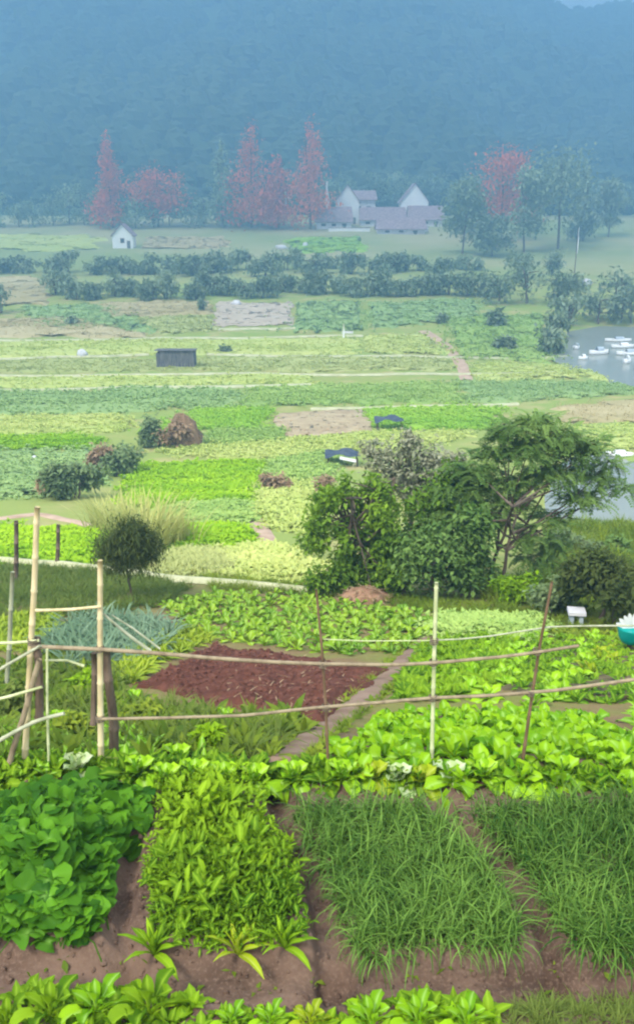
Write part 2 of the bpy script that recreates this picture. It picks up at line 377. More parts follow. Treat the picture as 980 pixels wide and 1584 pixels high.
def tube(pts, rad, sides=7, cap=True):
    pts = np.asarray(pts, float); n = len(pts); rad = np.broadcast_to(np.asarray(rad, float), (n,))
    T = np.gradient(pts, axis=0); T /= np.linalg.norm(T, axis=1)[:, None] + 1e-9
    ref = np.array([0, 0, 1.0]) if abs(T[:, 2]).mean() < .8 else np.array([1.0, 0, 0])
    A = np.cross(T, ref); A /= np.linalg.norm(A, axis=1)[:, None] + 1e-9; B = np.cross(T, A)
    th = np.linspace(0, 2 * pi, sides, endpoint=False)
    V = (pts[:, None] + rad[:, None, None] * (A[:, None] * np.cos(th)[None, :, None] + B[:, None] * np.sin(th)[None, :, None])).reshape(-1, 3)
    Q = np.array([(i * sides + j, i * sides + (j + 1) % sides, (i + 1) * sides + (j + 1) % sides, (i + 1) * sides + j) for i in range(n - 1) for j in range(sides)])
    Fs = [Q]
    if cap and sides > 3: Fs += [np.array([list(range(sides))]), np.array([list(range((n - 1) * sides, n * sides))[::-1]])]
    return V, Fs
def join(parts):
    Vs, q, t, o, oth = [], [], [], 0, []
    for V, Fs in parts:
        Vs.append(V)
        for f in (Fs if isinstance(Fs, list) else [Fs]): oth.append(np.asarray(f) + o)
        o += len(V)
    return np.concatenate(Vs), oth
def box(cx, cy, cz, sx, sy, sz):
    V = np.array([(cx + a * sx / 2, cy + b * sy / 2, cz + c * sz / 2) for a in (-1, 1) for b in (-1, 1) for c in (-1, 1)])
    return V, [np.array([(0, 1, 3, 2), (4, 6, 7, 5), (0, 4, 5, 1), (2, 3, 7, 6), (0, 2, 6, 4), (1, 5, 7, 3)])]

def sample(poly, n, h=0.0, rng=rng, ymax=None):
    """n ground points (x, y) whose point at height h shows inside the pixel polygon; even in the world"""
    P = np.array(poly, float); c = []
    bx = np.array([hit(a, b, h) for a, b in P])
    x0, y0 = bx[:, :2].min(0) - .3; x1, y1 = bx[:, :2].max(0) + .3
    out = []; got = 0
    for _ in range(60):
        x = rng.uniform(x0, x1, n * 3); y = rng.uniform(max(y0, 1.5), y1, n * 3); z = H(x, y)
        u, v = proj(x, y, z + h); ok = inpoly(u, v, [tuple(p) for p in P])
        out.append(np.stack([x[ok], y[ok], z[ok]], 1)); got += ok.sum()
        if got >= n: break
    return np.concatenate(out)[:n]
def poly_edge_px(u, v, poly): return seg_dist(u, v, list(poly) + [poly[0]])

# ------------------------------------------------------------------ setting: ground, water, mountain, paths
yy = np.concatenate([np.linspace(-40, 1.4, 14), np.geomspace(1.5, 6, 190), np.geomspace(6.05, 420, 420), np.geomspace(430, 2600, 30)])
tt = np.linspace(-1, 1, 241); tt = np.sign(tt) * (np.abs(tt) ** 1.6)
X = tt[None, :] * (np.maximum(yy, 0)[:, None] * .75 + 6.0); Y = np.repeat(yy[:, None], len(tt), 1)
X[:14] = tt[None] * 40
X = np.where(yy[:, None] > 430, tt[None] * 2600, X)
Z = H(X, Y); nr, nc = X.shape
ii = np.arange(nr * nc).reshape(nr, nc)
Q = np.stack([ii[:-1, :-1], ii[:-1, 1:], ii[1:, 1:], ii[1:, :-1]], -1).reshape(-1, 4)
g = obj('ground', mesh_np('ground', np.stack([X, Y, Z], -1).reshape(-1, 3), Q), M['ground'])
tag(g, 'brown garden soil running down the hillside into the green valley floor', 'ground', kind='structure')

def flat_poly(name, P, z, mat, label, cat):
    P = np.array(P); V = np.c_[P, np.full(len(P), z)]
    return tag(obj(name, mesh_np(name, V, np.array([list(range(len(P)))]), smooth=False), mat), label, cat, kind='structure')
def grow(P, d):
    P = np.array(P); c = P.mean(0); v = P - c; return c + v * (1 + d / np.linalg.norm(v, axis=1))[:, None]
flat_poly('pond', grow(POND, 1.2), POND_Z, M['water'], 'still grey pond behind the feathery tree at the right', 'pond')
flat_poly('river', grow(RIVER, 2.0), RIVER_Z, M['water'], 'hazy blue grey river with white boats at the far right', 'river')

def mountain_h(x, y):
    px = CX + F_PX * x / (y * CP + .0 + 1e-6) * 1.0
    row = np.interp(px, [-3000, -400, 0, 300, 620, 760, 850, 930, 1000, 1400, 4000], [-150, -260, -230, -170, -120, -60, 26, 14, 32, -60, -200])
    el = np.arctan((CY - row) / F_PX) - PITCH
    rd = 760.0
    hr = CAMZ + rd * np.tan(el) - prof(340)
    t = np.clip((y - 345) / (rd - 345), 0, 1.0)
    s = t ** 1.15
    n = fbm(x / 120 + 3, y / 200, 21, 5); n2 = fbm(x / 45, y / 70, 31, 4)
    z = prof(340) + hr * s * (1 + (n - .5) * 1.5 * (1 - t)) + (n2 - .5) * 46 * np.sin(pi * t)
    z = z - (np.maximum(y - rd, 0)) * .35
    return np.where(y < 352, prof(y) - 2 - (352 - y), z - 1 + 0 * x)
mx_, my_ = np.meshgrid(np.linspace(-1100, 1100, 300), np.concatenate([np.linspace(335, 760, 130), np.linspace(765, 1100, 25)]))
mz = mountain_h(mx_, my_); nr, nc = mx_.shape; ii = np.arange(nr * nc).reshape(nr, nc)
Q = np.stack([ii[:-1, :-1], ii[:-1, 1:], ii[1:, 1:], ii[1:, :-1]], -1).reshape(-1, 4)
tag(obj('mountain', mesh_np('mountain', np.stack([mx_, my_, mz], -1).reshape(-1, 3), Q), M['hill']), 'tall wooded mountain fading to blue in the haze', 'mountain', kind='structure')
# wood on the mountain: crowns as lumpy low balls
def lump(seed):
    r = np.random.default_rng(seed); V = []; n, k = 7, 4
    for i in range(1, k):
        ph = pi * i / k
        for j in range(n): V.append(np.array([sin(ph) * cos(2 * pi * j / n + i * .4), sin(ph) * sin(2 * pi * j / n + i * .4), cos(ph) * 1.1]) * (.75 + .5 * r.random()))
    V = [np.array([0, 0, 1.15])] + V + [np.array([0, 0, -1.0])]
    T = [(0, 1 + j, 1 + (j + 1) % n) for j in range(n)] + [(len(V) - 1, 1 + (k - 2) * n + (j + 1) % n, 1 + (k - 2) * n + j) for j in range(n)]
    for i in range(k - 2):
        for j in range(n):
            a, b = 1 + i * n + j, 1 + i * n + (j + 1) % n; T += [(a, a + n, b + n), (a, b + n, b)]
    return np.array(V), np.array(T), np.zeros(len(V))
n = 9000
fy = 350 + 430 * rng.random(n) ** .8; fx = rng.uniform(-.62, .62, n) * fy * .95
pos = np.stack([fx, fy, mountain_h(fx, fy)], 1); rad = rng.uniform(2.2, 5.2, n)
V, Fq, T, R = multi([lump(i) for i in range(5)], pos + np.array([0, 0, .8]) * rad[:, None], rng.uniform(0, 6.28, n), rad,
                    tintv=np.clip(fbm(fx / 90, fy / 110, 77) * 2.4 - .75 + rng.normal(0, .15, n), 0, 1))
tag(obj('forest', mesh_np('forest', V, Fq, T, R, smooth=False), M['forest']), 'blue green wood covering the mountainside', 'forest', kind='stuff')

def ribbon(name, pts, mat, label, cat='path', lift=.02, sub=8, thick=0):
    """a strip of ground through pixel points (px, py, half width in metres)"""
    P = np.array([hit(a, b) for a, b, _ in pts]); wd = np.array([c for *_, c in pts])
    t = np.linspace(0, len(P) - 1, (len(P) - 1) * sub + 1)
    C = np.stack([np.interp(t, np.arange(len(P)), P[:, k]) for k in (0, 1)], 1); wd = np.interp(t, np.arange(len(P)), wd)
    kk = np.array([.25, .5, .25])
    for _ in range(3): C[1:-1] = C[:-2] * .25 + C[1:-1] * .5 + C[2:] * .25
    T = np.gradient(C, axis=0); T /= np.linalg.norm(T, axis=1)[:, None]; Nn = np.c_[-T[:, 1], T[:, 0]]
    cols = np.linspace(-1, 1, 7); V = []
    for i in range(len(C)):
        for c in cols:
            jit = 1 + .25 * (vnoise(i * .35, c * 2 + hash(name + label) % 97, 4) - .5)
            x, y = C[i] + Nn[i] * c * wd[i] * jit; V.append((x, y, float(H(x, y)) + lift * (1 - .9 * abs(c) ** 4)))
    m_ = len(cols); n_ = len(C)
    Qd = [(i * m_ + j, i * m_ + j + 1, (i + 1) * m_ + j + 1, (i + 1) * m_ + j) for i in range(n_ - 1) for j in range(m_ - 1)]
    return tag(obj(name, mesh_np(name, V, np.array(Qd)), mat), label, cat, kind='structure')
ribbon('garden_path', [(420, 1205, .13), (470, 1152, .135), (520, 1112, .14), (565, 1078, .145), (605, 1042, .145), (640, 1006, .145), (668, 976, .15), (690, 957, .17), (740, 957, .2), (860, 968, .25)],
       M['path'], 'trodden earth footpath climbing between the red soil plot and the greens', lift=.03, sub=10)
ribbon('field_path', [(-60, 866, .16), (60, 874, .16), (200, 888, .16), (320, 903, .16), (480, 918, .16)], M['pathpale'], 'pale narrow path along the terrace edge behind the round tree', lift=.16)
ribbon('field_path', [(-60, 806, .3), (0, 803, .3), (60, 795, .3), (110, 806, .25), (180, 822, .2)], M['pathpink'], 'pinkish earth track above the left yellow crops', lift=.06)
ribbon('field_path', [(395, 745, .5), (390, 790, .45), (405, 830, .4), (440, 870, .35), (490, 905, .3)], M['pathpink'], 'dry pinkish track descending left of the tree clump', lift=.05)
ribbon('field_path', [(655, 512, .8), (690, 535, .8), (712, 560, .7), (722, 588, .6)], M['pathpink'], 'crooked pinkish track crossing the far fields', lift=.08)
for px0, py0, px1, py1, wd, lb in ((-40, 527, 560, 520, .45, 'second pale field path from the hedge, above the grey plank hut'), (-40, 556, 230, 549, .35, 'pale field path left of the grey plank hut'),
                                   (320, 549, 1000, 556, .35, 'pale field path right of the grey plank hut'), (-40, 581, 860, 577, .35, 'pale field path just below the grey plank hut'),
                                   (-40, 605, 480, 596, .4, 'pale field path along the top of the teal field'), (330, 509, 455, 508, .6, 'whitish field path below the grey fallow plot'),
                                   (480, 634, 800, 626, .35, 'pale field path behind the feathery tree top')):
    ribbon('field_path', [(px0 + (px1 - px0) * k / 4, py0 + (py1 - py0) * k / 4 + (k % 2) * 1.5, wd) for k in range(5)], M['pathpale'], lb, lift=.2)

# ------------------------------------------------------------------ fields on the valley floor: low crop beds
TUFT = {}
for kind_, (sh, n_, L_, W_) in {'leafy': ('lance', 5, .22, .10), 'grass': ('blade', 5, .28, .03), 'broad': ('oval', 5, .2, .14)}.items():
    TUFT[kind_] = [rosette(n_, L_, W_, s, (80, 40), (30, 90), sh, 2, 0, .2, 0) for s in range(4)]
def field(quad, mat, label, h=.18, tuft='leafy', ts=1.0, n=1500, rows=0, name='crop_field', res=56, bare=.0):
    """crop bed over four pixel corners (top left, top right, bottom right, bottom left)"""
    q = [hit(a, b)[:2] for a, b in quad]; u, v = np.meshgrid(np.linspace(0, 1, res), np.linspace(0, 1, 36))
    sd_ = sum(map(ord, label)) % 1000
    uu = u; wob = (vnoise(v * 5, u * 0 + sd_, 2) - .5) * .03
    P = [(q[0][k] * (1 - u) + q[1][k] * u) * (1 - v) + (q[3][k] * (1 - u) + q[2][k] * u) * v for k in (0, 1)]
    fx_ = 9.0 / (np.hypot(*(q[1] - q[0])) + 1); dep = np.hypot(*(q[3] - q[0])); wid = np.hypot(*(q[1] - q[0]))
    P[1] = P[1] + (fbm(P[0] * fx_ + sd_, P[1] * fx_ * 2, 3) - .47) * (.45 * dep + .3) * (1 if n else .5)
    P[0] = P[0] + (fbm(P[1] * 6 / (dep + 1) + sd_, P[0] * fx_, 13) - .47) * .16 * wid
    e = np.minimum(np.minimum(u, 1 - u) * np.hypot(*(q[1] - q[0])), np.minimum(v, 1 - v) * np.hypot(*(q[3] - q[0])))
    nb_ = 3 + sd_ % 4; d0 = P[1].mean(); hh = h * sstep(0, .35 + .004 * d0, e) * (.8 + .4 * fbm(P[0] * 1.5, P[1] * 1.5, sd_))
    if rows: hh = hh * (.35 + .65 * np.abs(np.sin(v * nb_ * pi)))
    Zf = H(P[0], P[1]) + (.03 if n or d0 < 20 else .12) + hh - .05 * (e < 1e-6)
    nr, nc = u.shape; ii = np.arange(nr * nc).reshape(nr, nc)
    Qd = np.stack([ii[:-1, :-1], ii[1:, :-1], ii[1:, 1:], ii[:-1, 1:]], -1).reshape(-1, 4)
    V0 = np.stack([P[0], P[1], Zf], -1).reshape(-1, 3); nb = 3 + sd_ % 4; band = (_hash(np.floor(v * nb + .6 * (fbm(P[0] * fx_, P[1] * 0, 17) - .5)), np.zeros_like(v), sd_) - .5) * .9
    T0 = np.clip(.35 + band + (fbm(P[0] * .8, P[1] * .8, sd_ + 5) - .47) * 1.0, 0, 1).ravel()
    parts = [(V0, Qd, T0)]
    if n:
        k = rng.integers(0, nr - 1, n), rng.integers(0, nc - 1, n); a, b = rng.random(n), rng.random(n)
        if rows: pass
        I = lambda A: (A[k] * (1 - a) * (1 - b) + A[k[0] + 1, k[1]] * a * (1 - b) + A[k[0], k[1] + 1] * (1 - a) * b + A[k[0] + 1, k[1] + 1] * a * b)
        fe = .05 * dep + .1; pos = np.stack([I(P[0]) + rng.normal(0, fe, n), I(P[1]) + rng.normal(0, fe, n), I(Zf) - .03], 1)
        pos[:, 2] = np.maximum(np.minimum(pos[:, 2], H(pos[:, 0], pos[:, 1]) + h), H(pos[:, 0], pos[:, 1])) - .02
        V1, F1, T1, _ = multi(TUFT[tuft], pos, rng.uniform(0, 6.28, n), ts * rng.uniform(.7, 1.4, n), tintv=np.clip(I(T0.reshape(nr, nc)) + rng.normal(0, .2, n), 0, 1))
        parts.append((V1, F1, T1))
    V = np.concatenate([p[0] for p in parts]); Fq = np.concatenate([parts[0][1]] + [p[1] + len(V0) for p in parts[1:]]); T = np.concatenate([p[2] for p in parts])
    return tag(obj(name, mesh_np(name, V, Fq, T), mat), label, 'crop field', kind='stuff')
M['nLime'] = leafmat('near lime crop', (.20, .40, .01), (.40, .60, .02), .2, .7, nscale=.4)
M['fLime'] = leafmat('lime crop', (0.253, 0.468, 0.044), (0.403, 0.599, 0.058), .2, .7, nscale=.4)  # far crops, lime to yellow: paleness of valley mist worked into their colours
M['fGreen'] = leafmat('green crop', (0.296, 0.440, 0.103), (0.409, 0.538, 0.137), .2, .7, nscale=.4)
M['fTeal'] = leafmat('blue green crop', (0.288, 0.417, 0.144), (0.379, 0.507, 0.182), .2, .7, nscale=.4)
M['fOlive'] = leafmat('olive crop', (0.4186, 0.4581, 0.1548), (0.5405, 0.5600, 0.2100), .2, .7, nscale=.4)
M['fYel'] = leafmat('yellow crop', (0.4664, 0.5476, 0.1391), (0.6160, 0.6469, 0.2093), .2, .7, nscale=.4)
M['fBeige'] = leafmat('stubble', (0.415, 0.342, 0.159), (0.586, 0.488, 0.268), .1, .8, nscale=.4)
M['fBrown'] = plainmat('fallow soil', (.34, .25, .15), (.46, .36, .22), 1.0, .95, .15)
M['bedsoil'] = plainmat('dark bed soil', (.07, .06, .03), (.15, .12, .06), 4, .95, .6)
M['fPink'] = plainmat('grey pink fallow soil', (.40, .32, .24), (.50, .42, .32), .6, .95, .1)
FL = [
 ([(-20, 362), (150, 362), (145, 386), (-20, 388)], 'fYel', 'pale yellow green field at the foot of the far wood, left edge', 'leafy', 3, 300),
 ([(225, 366), (350, 366), (355, 384), (215, 384)], 'fBeige', 'beige stubble strip right of the little white gabled shed', 'grass', 3, 250),
 ([(440, 370), (560, 366), (570, 388), (450, 392)], 'fLime', 'bright green far plot in front of the village', 'leafy', 3, 300),
 ([(940, 300), (1010, 300), (1010, 336), (945, 336)], 'fYel', 'pale green clearing at the far right edge below the mountain', 'leafy', 3, 200),
 ([(-20, 432), (66, 432), (74, 470), (-20, 474)], 'fBeige', 'beige stubble plot between the left bush and the hedge', 'grass', 2, 500),
 ([(30, 474), (180, 472), (240, 512), (60, 508)], 'fTeal', 'blue green plot below the left end of the hedge', 'leafy', 2, 900),
 ([(150, 470), (325, 466), (330, 486), (170, 492)], 'fBeige', 'beige pink strip under the middle of the hedge', 'grass', 2, 600),
 ([(200, 494), (330, 488), (332, 512), (250, 516)], 'fOlive', 'olive strip left of the grey fallow plot', 'leafy', 2, 500),
 ([(338, 468), (452, 468), (452, 504), (330, 504)], 'fPink', 'grey pink fallow plot below the hedge', None, 1, 0),
 ([(458, 468), (560, 466), (560, 512), (456, 512)], 'fTeal', 'grey green plot right of the fallow plot', 'leafy', 2, 600),
 ([(570, 470), (735, 462), (740, 490), (575, 508)], 'fTeal', 'blue green plot with one dark round bush', 'leafy', 2, 900),
 ([(690, 494), (838, 486), (850, 560), (720, 552)], 'fGreen', 'soft green plot beside the river bank', 'leafy', 2, 1600),
 ([(-20, 488), (110, 494), (250, 520), (-20, 522)], 'fBeige', 'tan stubble field at the left edge above the pale path', 'grass', 2, 1000),
 ([(-20, 530), (560, 524), (560, 546), (-20, 552)], 'fYel', 'yellow green strip holding the grey plank hut', 'leafy', 1.8, 2000),
 ([(562, 520), (660, 516), (700, 548), (566, 546)], 'fYel', 'yellowish strip beside the crooked track', 'leafy', 1.8, 800),
 ([(-20, 560), (420, 553), (420, 573), (-20, 578)], 'fOlive', 'olive strip below the grey plank hut', 'leafy', 1.6, 1600),
 ([(425, 553), (700, 556), (705, 574), (425, 574)], 'fOlive', 'olive strip left of the crooked track', 'leafy', 1.6, 1000),
 ([(730, 562), (880, 566), (950, 590), (740, 588)], 'fYel', 'yellow green strip ending at the river', 'leafy', 1.6, 800),
 ([(-20, 585), (500, 582), (500, 594), (-20, 601)], 'fYel', 'thin yellow green strip above the teal field', 'leafy', 1.5, 1200),
 ([(-20, 610), (360, 602), (372, 630), (-20, 648)], 'fTeal', 'broad blue green vegetable field at the left', 'broad', 1.6, 3000),
 ([(378, 600), (700, 592), (720, 622), (385, 628)], 'fGreen', 'green field right of the blue green field', 'leafy', 1.6, 2600),
 ([(705, 592), (960, 596), (985, 618), (725, 624)], 'fTeal', 'dark green strip behind the feathery tree top', 'leafy', 1.6, 1600),
 ([(-20, 654), (200, 642), (215, 664), (-20, 676)], 'fYel', 'pale yellow green strip under the blue green field', 'leafy', 1.5, 1500),
 ([(-20, 682), (120, 674), (170, 694), (-20, 704)], 'nLime', 'bright lime strip at the left edge', 'leafy', 1.5, 1300),
 ([(-20, 710), (150, 702), (120, 760), (-20, 776)], 'fTeal', 'dark green vegetable field left of the dark bush', 'broad', 1.5, 2600),
 ([(210, 668), (320, 634), (420, 634), (400, 664)], 'fLime', 'lime plot behind the brown thatched heap', 'leafy', 1.5, 1600),
 ([(330, 668), (440, 664), (432, 684), (300, 690)], 'fGreen', 'green plot right of the brown thatched heap', 'leafy', 1.5, 1200),
 ([(425, 640), (560, 634), (580, 668), (435, 676)], 'fBrown', 'brown fallow plot in the middle of the valley', None, 1, 0),
 ([(565, 632), (770, 630), (760, 660), (590, 668)], 'fLime', 'bright lime plot left of the feathery tree top', 'leafy', 1.5, 2000),
 ([(430, 682), (600, 672), (740, 674), (560, 700)], 'fYel', 'pale strip behind the dark tarp shelter', 'leafy', 1.5, 1500),
 ([(235, 698), (420, 688), (530, 696), (400, 716)], 'fYel', 'pale green strip above the bright terraces', 'leafy', 1.4, 1500),
 ([(420, 712), (540, 700), (500, 745), (410, 738)], 'fGreen', 'green plot left of the dark tarp shelter', 'leafy', 1.4, 1200),
 ([(215, 722), (400, 716), (396, 742), (205, 748)], 'nLime', 'upper bright lime terrace', 'leafy', 1.3, 2600),
 ([(205, 754), (392, 748), (384, 778), (215, 784)], 'nLime', 'middle bright green terrace', 'leafy', 1.3, 2600),
 ([(265, 788), (382, 782), (378, 812), (275, 816)], 'fGreen', 'lower darker green terrace beside the dry track', 'broad', 1.2, 2000),
 ([(268, 822), (366, 817), (372, 842), (280, 850)], 'nLime', 'short lime row below the terraces', 'leafy', 1.2, 1500),
 ([(345, 858), (430, 850), (482, 900), (380, 893)], 'fYel', 'yellow weedy plot at the end of the dry track', 'leafy', 1.0, 2500),
 ([(262, 858), (340, 860), (372, 892), (270, 884)], 'fOlive', 'olive weedy strip behind the leafy greens plot', 'grass', 1.0, 1500),
 ([(400, 760), (470, 745), (480, 830), (415, 800)], 'fYel', 'weedy yellow slope left of the dense tree', 'leafy', 1.2, 1600),
 ([(-20, 815), (160, 828), (150, 868), (-20, 862)], 'nLime', 'yellow green crop rows behind the left fence posts', 'leafy', 1.0, 2600),
 ([(860, 630), (990, 628), (990, 652), (880, 655)], 'fBeige', 'tan field above the pond', 'grass', 1.5, 800),
 ([(885, 660), (990, 658), (990, 700), (930, 690)], 'fYel', 'pale yellow green bank above the white boat', 'leafy', 1.5, 900),
 ([(765, 1078), (845, 990), (995, 985), (995, 1098)], 'bedsoil', 'dark bare soil between the climbing rows at the right', None, 1, 0),
 ([(690, 962), (840, 968), (800, 990), (672, 988)], 'fGreen', 'smooth green seedling bed beside the path junction', 'leafy', .7, 2500),
]
for q, m_, lb, tk, ts, n_ in FL:
    wide = any(a <= -20 or a >= 985 for a, b in q); q = [(-260 if a <= -20 else (1240 if a >= 985 else a), b) for a, b in q]; n_ = int(n_ * (1.6 if wide else 1))
    ts = ts if ts < 1.3 else (1.2 if ts < 1.6 else (1.35 if ts < 2 else 1.7)); field(q, M[m_], lb, h=.02 if tk is None else (.16 if ts < 1.6 else .25), tuft=tk or 'leafy', ts=ts, n=n_, name='fallow_plot' if tk is None else 'crop_field', rows=3 if tk in ('leafy', 'broad') else 0)

# ------------------------------------------------------------------ trees
def diamonds(pos, size, seed, aspect=.5, droop=.3, tintv=None):
    r = np.random.default_rng(seed); n = len(pos)
    V = np.array([(0, 0, 0), (-.5 * aspect, .5, .08), (0, 1, -.1), (.5 * aspect, .5, .08)]); Fq = np.array([(0, 1, 2, 3)])
    a, b, c, d = replicate(V, Fq, np.zeros(4), pos, r.uniform(0, 6.28, n), size * r.uniform(.6, 1.35, n), r.normal(-droop, .6, n), r, tintv)
    return a, b, c
def blob_pts(clusters, n, seed, shell=.5):
    r = np.random.default_rng(seed); C = np.array([c[:3] for c in clusters]); Rr = np.array([c[3:6] if len(c) > 4 else (c[3],) * 3 for c in clusters], float)
    wgt = Rr.prod(1) ** (2 / 3); k = r.choice(len(C), n, p=wgt / wgt.sum())
    d = r.normal(size=(n, 3)); d /= np.linalg.norm(d, axis=1)[:, None]
    rr = (shell + (1 - shell) * r.random(n)) * (1 + .26 * r.normal(size=n))
    tv = r.random(len(C))[k] * .5 + r.random(n) * .5
    return C[k] + d * Rr[k] * rr[:, None], tv, k
def tree(name, label, base, clusters, n, lsize, mat, trunk_r, trunk_h, seed, group=None, cat='tree', aspect=.55, stems=1, limbs=True, shell=.45, sprig=None):
    """clusters are (dx, dy, dz, r or rx, ry, rz) above the base"""
    root = empty(name, base, label, cat, group); r = np.random.default_rng(seed)
    parts = []
    for s in range(stems):
        off = r.normal(0, trunk_r * 1.5, 2) if stems > 1 else np.zeros(2); lean = r.normal(0, .06 + .1 * (stems > 1), 2) * trunk_h
        zz = np.linspace(-.15 * min(1, trunk_h), trunk_h, 7); f = np.linspace(0, 1, 7)
        P = np.c_[off[0] + lean[0] * f ** 1.5 + r.normal(0, trunk_r * .3, 7), off[1] + lean[1] * f ** 1.5 + r.normal(0, trunk_r * .3, 7), zz]
        parts.append(tube(P, trunk_r * (1 - .55 * f) / (1 if stems == 1 else 1.5), 7))
        if limbs:
            for c in (clusters[s::stems]):
                k = r.integers(3, 7); a = P[k]; b = np.array(c[:3]); m = (a + b) / 2 + r.normal(0, .08, 3) * np.linalg.norm(b - a) - np.array([0, 0, .08 * np.linalg.norm(b - a)])
                q = np.linspace(0, 1, 5)[:, None]; B = a * (1 - q) ** 2 + 2 * m * q * (1 - q) + b * q * q
                parts.append(tube(B, np.linspace(trunk_r * .42, trunk_r * .1, 5), 5))
    V, Fs = join(parts); tr = obj('trunk', mesh_np('trunk', V, Fs), M['bark'], root)
    pos, tv, k = blob_pts(clusters, n, seed + 1, shell)
    if sprig is None:
        V, Fq, T = diamonds(pos, lsize, seed + 2, aspect, tintv=tv)
    else:
        C = np.array([c[:3] for c in clusters])[k]; az = np.arctan2(-(pos - C)[:, 0], (pos - C)[:, 1]) + r.normal(0, .5, n)
        V, Fq, T, _ = multi(sprig, pos, az, lsize * r.uniform(.7, 1.3, n), r.normal(.05, .4, n), tv, r)
    obj('crown', mesh_np('crown', V, Fq, T, smooth=False), mat, root)
    return root
def clump(w, h, z0, n, seed, dy=None, rr=(.22, .38)):
    """clusters filling a rounded crown of width w between z0 and h"""
    r = np.random.default_rng(seed); dy = dy or w; out = []
    for i in range(n):
        a = r.uniform(0, 6.28); q = math.sqrt(r.random()) * .68; t = r.random()
        pr = math.sin(pi * (.15 + .75 * t)) ** .7
        rad = r.uniform(*rr) * min(w, h - z0)
        out.append((cos(a) * q * w / 2 * pr * 1.1, sin(a) * q * dy / 2 * pr * 1.1, z0 + rad * .6 + (h - z0 - rad * 1.3) * t, rad, rad, rad * .8))
    return out
def pxm(px, base): return px * np.hypot(base[1], CAMZ - base[2]) / F_PX      # pixels to metres at a place
def shrub(px, py, wpx, hpx, mat, label, seed, name='bush', cat='bush', n=1200, ls=None, nclu=9, group=None, z0=.12, tr=.05):
    b = hit(px, py); w_, h_ = pxm(wpx, b), pxm(hpx, b)
    ls = ls or max(.07, .012 * b[1] ** .85)
    return tree(name, label, b, clump(w_, h_, h_ * z0, nclu, seed), n, ls, mat, tr * h_, h_ * .6, seed, group, cat, stems=2)

SPR = []
for s in range(3):
    r_ = np.random.default_rng(50 + s); ps = []
    for k in range(6):
        for sg in (-1, 1):
            V, F_, R = leaf(.36 - .03 * k, .14, 2, 5, 40, .1, 'lance'); V = rot(V, -sg * (1.05 - .1 * k)); V[:, 1] += .14 * k; V[:, 2] += -.02 * k * k * .6; ps.append((V, F_, R))
    SPR.append(merge(ps))
# dense tree, left of the clump
b = hit(548, 915); s_ = pxm(1, b)
q_ = np.random.default_rng(77); cl = []
for k in range(64):
    z_ = 15 + 150 * ((k * .618) % 1); wz = 76 * math.sin(pi * (.22 + .62 * z_ / 175)) ; cl.append((q_.uniform(-1, 1) * wz * s_, q_.uniform(-.7, .5) * wz * s_, z_ * s_, q_.uniform(12, 24) * s_))
cl += [(-15 * s_, 0, 178 * s_, 12 * s_), (22 * s_, 0, 186 * s_, 10 * s_), (-55 * s_, 0, 150 * s_, 11 * s_)]
tree('dense_tree', 'dense bright green bushy tree at the left of the clump by the straw heap', b, cl, 9500, .14, M['treeA'], .07, 2.4, 11, stems=4, shell=.2)
# grey leaved tree behind
b = hit(640, 900) + np.array([0, 1.5, 0]); b[2] = H(b[0], b[1]); s_ = pxm(1, b)
cl = [(x * s_, y * s_, z * s_, r_ * s_) for x, y, z, r_ in ((-40, 0, 175, 30), (0, 0, 195, 28), (35, 0, 170, 32), (-15, 0, 150, 30), (55, 10, 150, 28), (-60, 10, 195, 18), (20, 20, 130, 32), (70, 0, 180, 18), (-5, 0, 215, 12))]
tree('grey_leaved_tree', 'sparse grey leaved tree rising behind the dense green tree', b, cl, 3400, .15, M['grey'], .09, 3.0, 12, stems=2)
# big feathery tree
b = hit(752, 912); s_ = pxm(1, b)
cl = [(x * s_, y * s_, z * s_, rx * s_, rx * s_, rz * s_) for x, y, z, rx, rz in ((20, 0, 255, 30, 14), (60, 10, 262, 34, 15), (100, 0, 245, 36, 14), (45, -15, 225, 38, 15), (0, 10, 215, 30, 14), (120, 10, 215, 38, 14), (85, -10, 190, 44, 14), (150, 0, 180, 36, 11), (190, 0, 165, 24, 7), (130, -10, 152, 40, 11), (40, 0, 175, 36, 14), (-20, 10, 165, 34, 16), (85, 0, 118, 34, 10), (60, -10, 90, 34, 10), (100, 0, 75, 26, 8), (70, 0, 55, 34, 9), (-35, 0, 130, 34, 18), (0, 0, 115, 30, 14), (5, 0, 240, 22, 11), (-30, 0, 195, 30, 15), (-60, 10, 160, 34, 15), (-75, 0, 120, 30, 14), (75, 0, 235, 34, 14), (30, 0, 140, 30, 12), (170, 10, 200, 24, 8), (140, 0, 232, 26, 10))]
tree('feathery_tree', 'tall spreading tree with feathery layered leaves in front of the pond', b, cl, 3000, .33, M['treeB'], .075, 2.3, 13, sprig=SPR, stems=2, shell=.2)
